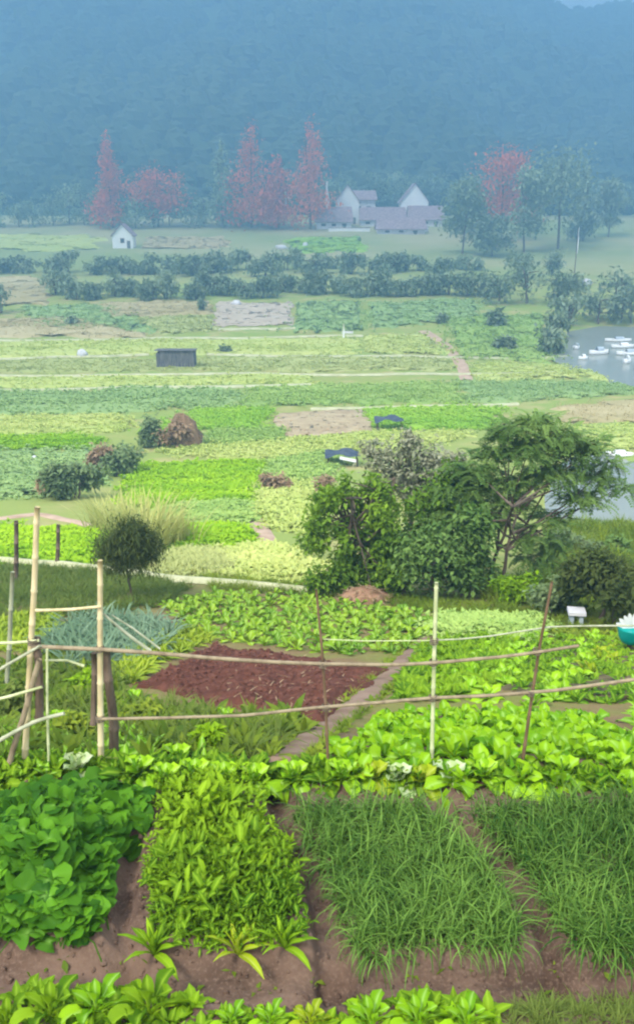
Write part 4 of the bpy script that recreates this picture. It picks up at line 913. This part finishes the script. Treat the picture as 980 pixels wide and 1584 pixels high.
# rows of yellow green plants climbing to the right
ROW = [rosette(11, .20, .11, 240+i, (85, 10), (30, 100), 'spoon', 4, .4, .3, .12, cols=5) for i in range(4)]
for lb, (a, b_), n_ in (('yellow green plant in the left climbing row behind the lettuce bed', ((742, 1085), (832, 975)), 24), ('yellow green plant in the middle climbing row behind the lettuce bed', ((858, 1092), (905, 985)), 22),
                        ('yellow green plant in the short row near the teal tub', ((905, 1050), (955, 992)), 12), ('yellow green plant in the row left of the leaning dark pole', ((690, 1082), (740, 1010)), 14)):
    pts = []
    A, B = hit(*a), hit(*b_)
    for k in range(n_):
        p = A + (B-A)*k/(n_-1) + np.array([rng.normal(0, .11), rng.normal(0, .09), 0]); p[2] = H(p[0], p[1]); pts.append(p)
    plants(ROW, M['yellow' if 'short' in lb else 'lime'], pts, 'row_vegetable', lb, 'vegetable', lb.replace('plant', 'plants'), (.8, 1.25))
def scatter(poly, n, variants, mat, label, name, cat, sc=(.7, 1.3), h=0, seed=1, tilt=.15):
    r = np.random.default_rng(seed); p = sample(poly, n, h, r); n = len(p)
    V, Fq, T, R = multi(variants, p - np.array([0, 0, .01]), r.uniform(0, 6.28, n), r.uniform(*sc, n), r.normal(0, tilt, n), np.clip(fbm(p[:, 0]*1.2, p[:, 1]*1.2, seed)*1.3-.3+r.normal(0, .2, n), 0, 1), r)
    return tag(obj(name, mesh_np(name, V, Fq, T, R), mat), label, cat, kind='stuff')
WD = [rosette(10, .30, .07, 300+i, (82, 20), (20, 100), 'lance', 3, .1, .2, 0) for i in range(5)]
GR = [rosette(12, .34, .018, 320+i, (85, 45), (20, 90), 'blade', 3, 0, .2, 0) for i in range(5)]
LOW = [rosette(8, .24, .11, 260+i, (70, 15), (30, 90), 'lance', 3, .1, .2, .05) for i in range(5)]
scatter([(612, 1072), (650, 1010), (700, 985), (800, 990), (760, 1050), (730, 1082), (620, 1085)], 420, LOW, M['greens'], 'mid green leafy bed between the path and the climbing rows', 'greens_bed', 'vegetable bed', (.7, 1.2), 0, 31)
scatter([(760, 1060), (830, 990), (985, 985), (985, 1090), (860, 1085)], 420, LOW, M['greens'], 'low green weeds between the climbing rows', 'weeds', 'weeds', (.5, 1.0), 0, 32)
scatter([(690, 958), (850, 968), (990, 985), (990, 1000), (850, 985), (700, 972)], 260, LOW, M['weed'], 'weedy grass strip along the path junction', 'weeds', 'weeds', (.4, .8), 0, 33)
scatter([(-20, 1225), (-20, 1180), (140, 1178), (240, 1182), (420, 1190), (500, 1188), (660, 1196), (985, 1195), (985, 1215), (700, 1216), (440, 1212), (240, 1205), (130, 1196), (40, 1205)], 330, LOW, M['greens'], 'leafy weeds along the back edge of the near beds', 'weeds', 'weeds', (.4, .8), 0, 44)
scatter([(-20, 1215), (-20, 1120), (140, 1130), (300, 1150), (400, 1188), (200, 1192)], 150, LOW, M['lime'], 'lime weeds sprinkled below the left trellis', 'weeds', 'weeds', (.4, .9), 0, 45)
scatter([(700, 900), (985, 870), (985, 960), (860, 950), (760, 935)], 500, GR, M['weed'], 'tall grass on the bank below the pond', 'grass', 'grass', (.8, 1.6), 0, 46)
for k_, (ex, sd_) in enumerate(((-1, 61), (1, 62))):
    pe = [(420, 1205), (470, 1152), (520, 1112), (565, 1078), (605, 1042), (640, 1006), (668, 976), (690, 957)]; wv = [30, 27, 24, 21, 18, 15, 12, 10]
    scatter([(a + ex * w_ * .75, b) for (a, b), w_ in zip(pe, wv)] + [(a + ex * w_ * 1.5, b) for (a, b), w_ in list(zip(pe, wv))[::-1]], 260, GR + LOW, M['weed'], 'ragged weeds along the %s edge of the earth footpath' % ('left', 'right')[k_], 'weeds', 'weeds', (.2, .5), 0, sd_)
shrub(900, 856, 60, 30, M['mid'], 'grey green bush on the bank before the pond', 95, n=1500, ls=.14, nclu=12)
shrub(955, 858, 80, 26, M['treeB'], 'low bush at the right edge before the pond', 96, n=1300, ls=.14, nclu=12)
shrub(866, 846, 44, 30, M['mid'], 'small bush on the bank just right of the feathery tree', 97, n=900, ls=.15, nclu=10)
scatter([(840, 905), (850, 812), (1060, 808), (1060, 910)], 2600, GR, M['weed'], 'rough grass on the near pond bank', 'grass', 'grass', (1.0, 2.0), 0, 47)
scatter([(985, 1190), (985, 985), (1300, 985), (1300, 1200)], 900, LOW, M['lime'], 'lime leafy bed continuing past the right edge', 'greens_bed', 'vegetable bed', (.6, 1.1), 0, 48)
# leeks: blue green patch
LK = [rosette(9, .55, .045, 280+i, (80, 40), (30, 110), 'blade', 5, .05, .3, 0) for i in range(5)]
scatter([(72, 985), (110, 958), (200, 950), (272, 968), (262, 990), (200, 1020), (100, 1030)], 230, LK, M['leek'], 'blue grey leek patch behind the left trellis poles', 'leek_patch', 'vegetable bed', (.7, 1.2), .1, 34)
# weeds and shrubs on the left slope
scatter([(-20, 1190), (-20, 1040), (60, 1010), (170, 1030), (200, 1090), (300, 1105), (460, 1118), (470, 1135), (420, 1185), (300, 1190)], 380, WD, M['weed'], 'yellow green weeds on the slope below the left trellis', 'weeds', 'weeds', (.5, 1.1), 0, 35)
scatter([(-20, 1190), (-20, 1040), (60, 1010), (170, 1030), (200, 1075), (300, 1100), (470, 1125), (420, 1185), (300, 1190)], 260, GR, M['olive'], 'olive grass on the slope below the left trellis', 'grass', 'grass', (.5, 1.1), 0, 36)
scatter([(-20, 960), (-20, 876), (150, 884), (300, 908), (250, 940), (130, 955)], 1300, GR, M['olive'], 'dull olive grass bank behind the left fence', 'grass', 'grass', (.6, 1.2), 0, 37)
scatter([(-20, 1010), (-20, 960), (90, 950), (80, 990), (40, 1010)], 200, WD, M['yellow'], 'yellow green weeds at the left edge behind the tall pole', 'weeds', 'weeds', (.6, 1.1), 0, 38)
scatter([(180, 1050), (190, 1005), (290, 975), (330, 992), (230, 1035), (205, 1062)], 170, WD, M['yellow'], 'yellow flowering weeds along the left side of the red soil', 'weeds', 'weeds', (.6, 1.1), 0, 39)
scatter([(300, 890), (480, 905), (640, 925), (860, 950), (990, 965), (990, 985), (700, 958), (640, 942), (480, 924), (330, 914)], 900, GR, M['weed'], 'grassy bank behind the leafy greens plot', 'grass', 'grass', (.5, 1.0), 0, 40)
BIG = [rosette(13, .28, .10, 340+i, (85, 10), (30, 100), 'spoon', 4, .35, .25, .15, True, 5) for i in range(3)]
for px, py, m_, lb in ((210, 1092, 'lime', 'lime green leafy plant right of the dark wooden post'), (350, 1125, 'lime', 'lime plant at the lower edge of the red soil'), (432, 1130, 'yellow', 'small yellow plant beside the path below the red soil'),
                       (385, 1120, 'weed', 'dull green plant between the lime one and the small yellow one'), (120, 1085, 'weed', 'leafy weed between the two left posts'), (90, 1130, 'lime', 'lime leafy weed below the crossing left poles'), (235, 1150, 'weed', 'pale weed at the foot of the dark wooden post')):
    plants(BIG, M[m_], [hit(px, py)], 'leafy_plant', lb, 'plant', None, (.95, 1.15), parts=True)

# ------------------------------------------------------------------ near terrace: beds
# squash bed at the left: the 300 nearest leaves are leaves of their own
poly = [(-60, 1250), (40, 1200), (150, 1190), (228, 1204), (222, 1280), (172, 1330), (152, 1400), (138, 1432), (60, 1440), (-60, 1430)]
r = np.random.default_rng(400); p = sample(poly, 2600, .10, r); u_, v_ = proj(p[:, 0], p[:, 1], p[:, 2]+.10)
ed = np.clip(poly_edge_px(u_, v_, poly)/90, 0, 1)*(v_ > 0); top = .04 + .25*sstep(0, 1, ed)*np.clip(1.9*fbm(p[:, 0]*4.2, p[:, 1]*4.2, 6)-.1, .1, 1.4)
hz = top*(1-.75*r.random(len(p))**2.2)
pos = p + np.c_[np.zeros((len(p), 2)), hz]
order = np.argsort(-(hz/top) + .15*(p[:, 1])); big = order[:300]; rest = order[300:1250]
base = hit(110, 1330); sq = empty('squash_bed', base, 'dense bed of broad heart shaped squash leaves at the left front', 'vegetable bed')
HM = []
for i in range(6):
    V, Fs, R = heart(.075, i); me = mesh_np('leaf', V, Fs, np.full(len(V), .1+.15*i), R); me.materials.append(M['squash']); HM.append(me)
for k in big:
    o = obj('leaf', HM[r.integers(6)], parent=sq, loc=pos[k]-base); s = r.uniform(.45, 1.2); o.scale = (s, s*r.uniform(.8, 1.15), s); o.rotation_euler = (r.normal(.15, .42), r.normal(0, .42), r.uniform(-3.1, 3.1))
V, Fs, R = heart(.07, 9, 12); T3 = Fs[0]; Q4 = Fs[1]; F3 = np.concatenate([T3, Q4[:, [0, 1, 2]], Q4[:, [0, 2, 3]]])
a, f, t, rb = multi([(rot(V, 0, .3*i-.3, .2*i-.3), F3, R) for i in range(4)], pos[rest]-base, r.uniform(0, 6.28, len(rest)), r.uniform(.45, 1.15, len(rest)), r.normal(.2, .45, len(rest)), rng=r)
o = obj('underleaves', mesh_np('underleaves', a, f, t, rb), M['squash'], sq); o['kind'] = 'stuff'
st = []
for k in big[::2]:
    a = pos[k]-base; g0 = p[k]-base + np.array([r.normal(0, .05), r.normal(0, .05), -.02]); st.append(tube([g0, (g0+a)/2+np.array([.01, .01, .02]), a], [.004, .0035, .003], 4, False))
V, Fs = join(st); o = obj('stems', mesh_np('stems', V, Fs), M['greens'], sq); o['kind'] = 'stuff'

# narrow leaved greens bed
poly = [(240, 1200), (405, 1198), (408, 1235), (455, 1340), (476, 1440), (400, 1458), (255, 1460), (226, 1400), (228, 1300), (240, 1285)]
NG = [rosette(18, .078, .030, 420+i, (75, -5), (30, 80), 'oval' if i % 2 else 'lance', 3, .12, .25, .08, rise=.11) for i in range(6)]
for V, F_, R in NG: V[:, 2] *= 1.1
r = np.random.default_rng(421); p = sample(poly, 1250, .05, r); n = len(p)
u_, v_ = proj(p[:, 0], p[:, 1], p[:, 2]+.05); edg = np.clip(poly_edge_px(u_, v_, poly)/70, 0, 1); keep = (fbm(p[:, 0]*5, p[:, 1]*5, 19) > .33) & (r.random(len(p)) < .45+.6*edg); p = p[keep]; edg = edg[keep]; u_ = u_[keep]; v_ = v_[keep]; n = len(p); tv = np.clip(.2 + .45*sstep(1440, 1200, v_) + .9*(fbm(p[:, 0]*3, p[:, 1]*3, 29)-.47) + r.normal(0, .18, n), 0, 1)
V, Fq, T, R = multi(NG, p, r.uniform(0, 6.28, n), (.5+.5*edg)*r.uniform(.5, 1.3, n)*(1+.5*(r.random(n) < .12)), r.normal(0, .2, n), tv, r)
tag(obj('greens_bed', mesh_np('greens_bed', V, Fq, T, R), M['greens']), 'bed of narrow leaved greens between the squash and the scallions', 'vegetable bed', kind='stuff')
# scallion beds
SCA = []
for i in range(10):
    q_ = np.random.default_rng(440+i); SCA.append(leaf(q_.uniform(.17, .29), q_.uniform(.006, .011), 6, 88, q_.uniform(10, 260), .5, 'blade', .0, i))
def scallions(poly, n, label, seed):
    r = np.random.default_rng(seed); p = sample(poly, n//7, .14, r); p = np.repeat(p, 7, 0); n = len(p); p[:, :2] += r.normal(0, .018, (n, 2)); p[:, 2] -= .01
    V, Fq, T, R = multi(SCA, p, r.uniform(0, 6.28, n), r.uniform(.7, 1.15, n), r.normal(-.05, .42, n), np.clip(r.normal(.5, .38, n) + 1.2*(fbm(p[:, 0]*3, p[:, 1]*3, seed)-.47), 0, 1), r)
    tag(obj('scallion_bed', mesh_np('scallion_bed', V, Fq, T, R), M['scallion']), label, 'vegetable bed', kind='stuff')
scallions([(450, 1226), (655, 1222), (725, 1285), (798, 1385), (806, 1430), (770, 1448), (690, 1446), (572, 1462), (545, 1420), (502, 1335)], 5000, 'thick bed of blue green scallions in the middle front', 441)
scallions([(695, 1230), (985, 1212), (1340, 1215), (1340, 1478), (898, 1456), (868, 1405), (825, 1330), (770, 1272)], 10500, 'thick bed of blue green scallions at the right front', 442)
# row of lettuces along the back of the near beds
BKL = [rosette(12, .17, .10, 460+i, (85, 10), (30, 110), 'spoon', 5, .5, .3, .1, True, 5) for i in range(4)]
for px, py, m_, lb in ((255, 1212, 'lime', 'lime lettuce at the back left corner of the greens bed'), (300, 1205, 'lime', 'second lime lettuce along the back of the greens bed'), (345, 1210, 'lime', 'third lime lettuce along the back of the greens bed'),
      (392, 1212, 'lime', 'lime lettuce at the back right corner of the greens bed'), (452, 1208, 'lime', 'small lime lettuce at the foot of the earth path'), (528, 1206, 'lime', 'lime lettuce behind the middle scallions, right of the path foot'),
      (575, 1208, 'yellow', 'yellow green lettuce behind the middle scallions'), (612, 1212, 'pale', 'pale whitish cabbage behind the middle scallions left of the pale pole'), (650, 1214, 'yellow', 'yellowish lettuce at the foot of the pale pole'),
      (695, 1208, 'pale', 'pale whitish cabbage right of the pale pole foot'), (120, 1195, 'pale', 'pale plant at the back of the squash bed'), (215, 1200, 'lime', 'lime plant at the back right of the squash bed'), (272, 1180, 'lime', 'taller lime plant behind the back row of lettuces'),
      (745, 1205, 'lime', 'lime lettuce behind the gap of the scallion beds'), (870, 1200, 'lettuce', 'green lettuce left of the right edge behind the scallions'), (950, 1195, 'lettuce', 'large green lettuce at the right edge behind the scallions')):
    plants(BKL, M[m_], [hit(px, py)], 'lettuce_plant' if m_ != 'pale' else 'pale_cabbage', lb, 'vegetable', None, (.95, 1.25), parts=True)
# taller bright plants at the front of the greens bed
TALL = [rosette(17, .17, .032, 480+i, (90, 45), (10, 80), 'lance', 5, .3, .3, .05, True, 5) for i in range(3)]
for px, py, m_, lb, s in ((368, 1478, 'yellow', 'bright yellow green plant at the front edge of the greens bed', 1.1), (238, 1478, 'greens', 'tall green plant at the front left of the greens bed', 1.2), (440, 1468, 'greens', 'leafy plant at the front right corner of the greens bed', 1.05)):
    plants(TALL, M[m_], [hit(px, py)], 'leafy_plant', lb, 'vegetable', None, (s, s+.05), parts=True, tilt=.05)
# plants along the bottom edge, before the path
MUS = [rosette(15, .25, .08, 500+i, (90, 25), (40, 160), 'spoon' if i % 2 else 'oval', 8, .55, .35, .22, True, 5) for i in range(6)]
for px, py, m_, lb, s in ((80, 1578, 'greens', 'mustard plant with arching leaves at the lower left corner', 1.0), (150, 1572, 'lettuce', 'mustard plant second from the lower left corner', .95), (232, 1574, 'greens', 'mustard plant with long arching stalks third from the lower left corner', 1.1), (12, 1592, 'greens', 'mustard plant cut by the left edge at the bottom', .8),
      (358, 1590, 'lettuce', 'small lettuce at the bottom left of the middle', .6), (418, 1588, 'lettuce', 'small lettuce at the bottom middle', .6), (480, 1590, 'yellow', 'small yellow tipped lettuce at the bottom middle', .62),
      (572, 1592, 'lettuce', 'bright green plant at the bottom right of the middle', .85), (645, 1590, 'lettuce', 'second bright green plant from the middle at the bottom', .85), (720, 1592, 'lettuce', 'bright green plant beside the dry grass at the bottom', .8)):
    plants(MUS, M[m_], [hit(px, py)], 'mustard_plant' if 'mustard' in lb else 'lettuce_plant', lb, 'vegetable', None, (s, s+.05), parts=True, tilt=.08)
scatter([(770, 1600), (790, 1555), (1000, 1548), (1000, 1640), (760, 1640)], 260, GR, M['olive'], 'dull olive grass at the lower right corner', 'grass', 'grass', (.15, .4), 0, 51)
scatter([(-20, 1640), (-20, 1560), (40, 1535), (290, 1535), (320, 1575), (500, 1575), (530, 1560), (770, 1560), (780, 1640)], 240, LOW, M['greens'], 'small seedlings among the plants along the bottom edge', 'seedlings', 'seedlings', (.25, .6), 0, 54)
scatter([(-20, 1470), (1000, 1500), (1000, 1548), (-20, 1530)], 60, [rosette(4, .07, .03, 520+i, (40, 10), (20, 60), 'lance', 2) for i in range(3)], M['weed'], 'scattered fallen leaves and sprouts on the earth walkway', 'leaf_litter', 'leaf litter', (.4, 1.0), 0, 52)
n = 2600; p = sample([(-40, 1200), (1020, 1200), (1020, 1640), (-40, 1640)], n, 0, np.random.default_rng(53))
V, Fq, T, R = multi([lump(70+i) for i in range(4)], p, rng.uniform(0, 6.28, len(p)), rng.uniform(.004, .02, len(p)) * rng.uniform(.5, 1.2, len(p)))
tag(obj('soil_crumbs', mesh_np('soil_crumbs', V, Fq, T, R, smooth=False), M['ground']), 'soil crumbs strewn over the near beds and walkway', 'soil', kind='stuff')

# ------------------------------------------------------------------ bamboo trellis and posts
TY = 5.0
def pole_geo(pix, r0, r1, y=TY, node=.22, sides=8, wob=.004, seed=0, dy=0.0):
    P = np.array([plane_y(a, b, y + dy*i) for i, (a, b) in enumerate(pix)]); r = np.random.default_rng(seed)
    L_ = np.concatenate([[0], np.cumsum(np.linalg.norm(np.diff(P, axis=0), axis=1))]); tot = L_[-1]
    s = []
    for k in np.arange(0, tot, node): s += [k, k+.010, k+.020, k+node*.5]
    s = np.array(sorted(set([x for x in s if x < tot] + [tot])))
    C = np.stack([np.interp(s, L_, P[:, k]) for k in range(3)], 1) + np.stack([vnoise(s*2.2, s*0+seed, 3+k)-.5 for k in range(3)], 1)*wob*2
    rad = r0 + (r1-r0)*s/tot; ph = (s % node); rad = rad*np.where((ph > .005) & (ph < .015), 1.22, 1.0)
    V, Fs = tube(C, rad, sides); T = np.repeat(np.where(ph < .022, 1.0, .1), sides)
    return V, Fs, T
def stick(pix, r0, r1, mat, name, parent=None, label=None, y=TY, seed=0, dy=0.0, node=.22, wob=.004, cat='pole'):
    V, Fs, T = pole_geo(pix, r0, r1, y, node, 8, wob, seed, dy); base = V[:8].mean(0) if parent is None else np.zeros(3)
    if parent is not None: base = np.array(parent.location)
    o = obj(name, mesh_np(name, V-base, Fs, T), M[mat], parent, None if parent is not None else base)
    if label and parent is None: tag(o, label, cat)
    elif label: o['label'] = label
    return o
gz = lambda px, py: None
tre = empty('bamboo_trellis', hit(155, 1195), 'long bamboo trellis of thin poles and two dark rails across the garden', 'trellis')
stick([(156, 1200), (155, 1100), (155, 1000), (154, 868)], .021, .016, 'bamboo', 'pole', tre, 'pale bamboo pole beside the dark wooden post', seed=1)
stick([(507, 1185), (504, 1100), (498, 1010), (488, 912)], .010, .007, 'bambooR', 'pole', tre, 'thin reddish pole crossing the red soil plot', seed=2)
stick([(667, 1205), (669, 1100), (671, 1000), (675, 902)], .013, .012, 'bambooG', 'pole', tre, 'pale straight bamboo pole in the middle', seed=3)
stick([(805, 1200), (817, 1110), (832, 1010), (852, 900)], .012, .008, 'bambooR', 'pole', tre, 'dark leaning pole at the right', seed=4)
stick([(48, 1000), (155, 1004), (240, 1010), (330, 1018), (420, 1024), (500, 1028), (600, 1028), (690, 1024), (780, 1016), (895, 998)], .014, .010, 'bambooD', 'rail', tre, 'upper dark rail', y=TY-.035, seed=5, node=.3)
stick([(150, 1112), (260, 1112), (380, 1106), (480, 1096), (570, 1088), (660, 1080), (760, 1076), (860, 1068), (990, 1050), (1200, 1040)], .010, .012, 'bambooD', 'rail', tre, 'lower dark rail', y=TY-.03, seed=6, node=.3)
stick([(668, 992), (730, 988), (790, 978), (850, 970), (920, 969), (1010, 968), (1200, 972)], .005, .007, 'bambooP', 'rail', tre, 'whitish thin rail at the right', y=TY+.03, seed=7, node=.35)
stick([(500, 988), (580, 993), (668, 992)], .003, .003, 'bambooG', 'rail', tre, 'thin green cord between two poles', y=TY+.03, seed=8, node=.5)
def lashing(px, py, parent, r0=.024, y=TY):
    c = plane_y(px, py, y-.016); th = np.linspace(0, 6*2*pi, 60); P = np.c_[c[0]+np.cos(th)*r0, c[1]+np.sin(th)*r0*1.1, c[2]+np.linspace(-.02, .02, 60)+.006*np.sin(th*.5)]
    V, Fs = tube(P-np.array(parent.location), .0035, 4); obj('lashing', mesh_np('lashing', V, Fs), M['twine'], parent)
for a in ((155, 1004), (499, 1028), (670, 1025), (830, 1008), (504, 1094), (669, 1080), (820, 1072), (671, 992), (155, 1112)): lashing(*a, tre)
# left group
tp = empty('tall_bamboo_frame', hit(45, 1205), 'tall yellow bamboo pole frame with dark lashed stake at the left edge', 'frame')
stick([(36, 1205), (44, 1075), (50, 960), (58, 783)], .021, .017, 'bamboo', 'pole', tp, 'tall yellow bamboo pole', y=TY, seed=11)
stick([(62, 1110), (64, 1040), (60, 985)], .028, .024, 'wood', 'stake', tp, 'dark wooden stake', y=TY+.03, seed=12, wob=.012)
stick([(55, 945), (105, 944), (158, 939)], .010, .009, 'bamboo', 'rail', tp, y=TY-.02, seed=13)
stick([(-40, 996), (20, 994), (60, 990)], .010, .009, 'bambooG', 'rail', tp, y=TY-.03, seed=14)
lashing(52, 992, tp, .034)
stick([(2, 1225), (22, 1150), (42, 1090), (62, 1020)], .020, .016, 'bambooD', 'leaning_pole', None, 'brown leaning pole under the tall yellow bamboo', y=TY-.08, seed=15)
stick([(76, 1200), (74, 1100), (72, 1005)], .009, .008, 'bambooG', 'thin_pole', None, 'thin pale upright pole right of the dark stake', y=TY-.06, seed=16)
stick([(-40, 1062), (10, 1030), (62, 1000)], .010, .009, 'bambooP', 'bamboo_stick', None, 'bleached stick slanting up to the dark stake', y=TY-.06, seed=17)
stick([(-40, 1090), (15, 1078), (64, 1064)], .010, .009, 'bambooG', 'bamboo_stick', None, 'level green stick at the left edge under the slanting one', y=TY-.11, seed=18)
stick([(-40, 1168), (20, 1134), (60, 1114), (100, 1104)], .014, .012, 'bambooP', 'bamboo_stick', None, 'thick bleached stick low at the left edge', y=TY-.12, seed=19)
stick([(172, 1200), (174, 1120), (168, 1060), (166, 1004)], .034, .026, 'wood', 'wooden_post', None, 'dark rough wooden post beside the pale bamboo pole', y=TY+.10, seed=20, wob=.016, node=.35, cat='post')
stick([(146, 1120), (146, 1060), (144, 1010)], .020, .018, 'wood', 'wooden_post', None, 'short dark wooden post left of the pale bamboo pole', y=TY+.09, seed=21, wob=.012, node=.35, cat='post')
stick([(232, 1008), (200, 985), (160, 950)], .012, .008, 'bambooP', 'bamboo_stick', None, 'bleached stick slanting across the leek patch', y=TY+.12, seed=22)
stick([(248, 1004), (210, 975), (172, 952)], .007, .006, 'bambooP', 'bamboo_stick', None, 'thinner bleached stick just above the one across the leeks', y=TY+.16, seed=23)
stick([(130, 1030), (100, 1020), (70, 1022)], .008, .008, 'bambooG', 'bamboo_stick', None, 'short green stick under the leek patch', y=TY+.05, seed=24)
# posts of the farther fence
for a, b_, m_, w_, lb in (((10, 1065), (20, 885), 'bambooP', .028, 'grey white post at the far left edge'), ((24, 900), (25, 806), 'wood', .06, 'dark fence post left of the tall yellow bamboo'), ((88, 876), (90, 812), 'wood', .06, 'short dark fence post right of the tall yellow bamboo'), ((52, 878), (54, 836), 'wood', .05, 'low dark post behind the tall yellow bamboo')):
    b = hit(*a); stick([a, ((a[0]+b_[0])/2+1, (a[1]+b_[1])/2), b_], w_, w_*.85, m_, 'fence_post', None, lb, y=b[1], seed=30+a[0], node=.5, cat='post')
    
# teal tub with white strips at the right edge
b = hit(972, 1010); yb = b[1]; p0 = plane_y(972, 992, yb); s_ = pxm(1, b)
root = empty('teal_tub', b, 'teal plastic tub holding a fan of white strips at the right edge', 'tub')
zt = p0[2]-b[2]; V, Fs = tube([(0, 0, -.1), (0, 0, zt*.5), (0, 0, zt)], [.05, .045, .04], 8); obj('stake', mesh_np('stake', V, Fs), M['wood'], root)
V, Fs = tube([(0, 0, zt-.02), (0, 0, zt+1*s_), (0, 0, zt+8*s_), (0, 0, zt+22*s_), (0, 0, zt+24*s_), (0, 0, zt+23*s_), (0, 0, zt+6*s_)], [.1, 15*s_, 18*s_, 21*s_, 21.5*s_, 19.5*s_, 15*s_], 20); obj('tub', mesh_np('tub', V, Fs), M['teal'], root)
for i in range(9):
    a_ = radians(-64 + 16 * i); L_ = 30 * s_; d_ = np.array([sin(a_), 0, cos(a_)]); n_ = np.array([cos(a_), 0, -sin(a_)]); P = []
    for t_, w_ in ((0, 1.2), (.5, 3.2), (.85, 3.0), (1, .6)):
        for q_ in (-1, 1): P.append(d_ * L_ * t_ + n_ * w_ * s_ * q_ + np.array([0, -.04 - .03 * t_ + .012 * (i % 2), zt + 20 * s_]))
    V = np.array(P); V = np.concatenate([V, V + np.array([0, .006, 0])])
    Qd = [(2*k, 2*k+1, 2*k+3, 2*k+2) for k in range(3)] + [(8+2*k, 8+2*k+2, 8+2*k+3, 8+2*k+1) for k in range(3)] + [(2*k, 2*k+2, 10+2*k, 8+2*k) for k in range(3)] + [(2*k+1, 9+2*k, 11+2*k, 2*k+3) for k in range(3)]
    obj('strip', mesh_np('strip', V, np.array(Qd), smooth=False), M['white'], root)

# ------------------------------------------------------------------ haze: the air of the valley
hb = bpy.data.materials.new('haze'); hb.use_nodes = True; t = hb.node_tree; t.nodes.clear()
pv = t.nodes.new('ShaderNodeVolumePrincipled'); pv.inputs['Color'].default_value = (.205, .40, .61, 1); pv.inputs['Density'].default_value = HAZE_DENSITY; pv.inputs['Anisotropy'].default_value = .1
o_ = t.nodes.new('ShaderNodeOutputMaterial'); t.links.new(pv.outputs[0], o_.inputs['Volume'])
zlo = min(float(Z.min()), 0) - 1.5; zhi = float(mz.max()) + 8
zlo = min(zlo, float(mz.min()) - 1.5)
V, Fs = box(0, 1290, (zlo+zhi)/2, 5400, 2700, zhi-zlo)
tag(obj('haze', mesh_np('haze', V, Fs, smooth=False), hb), 'pale blue haze filling the valley', 'haze', kind='stuff')
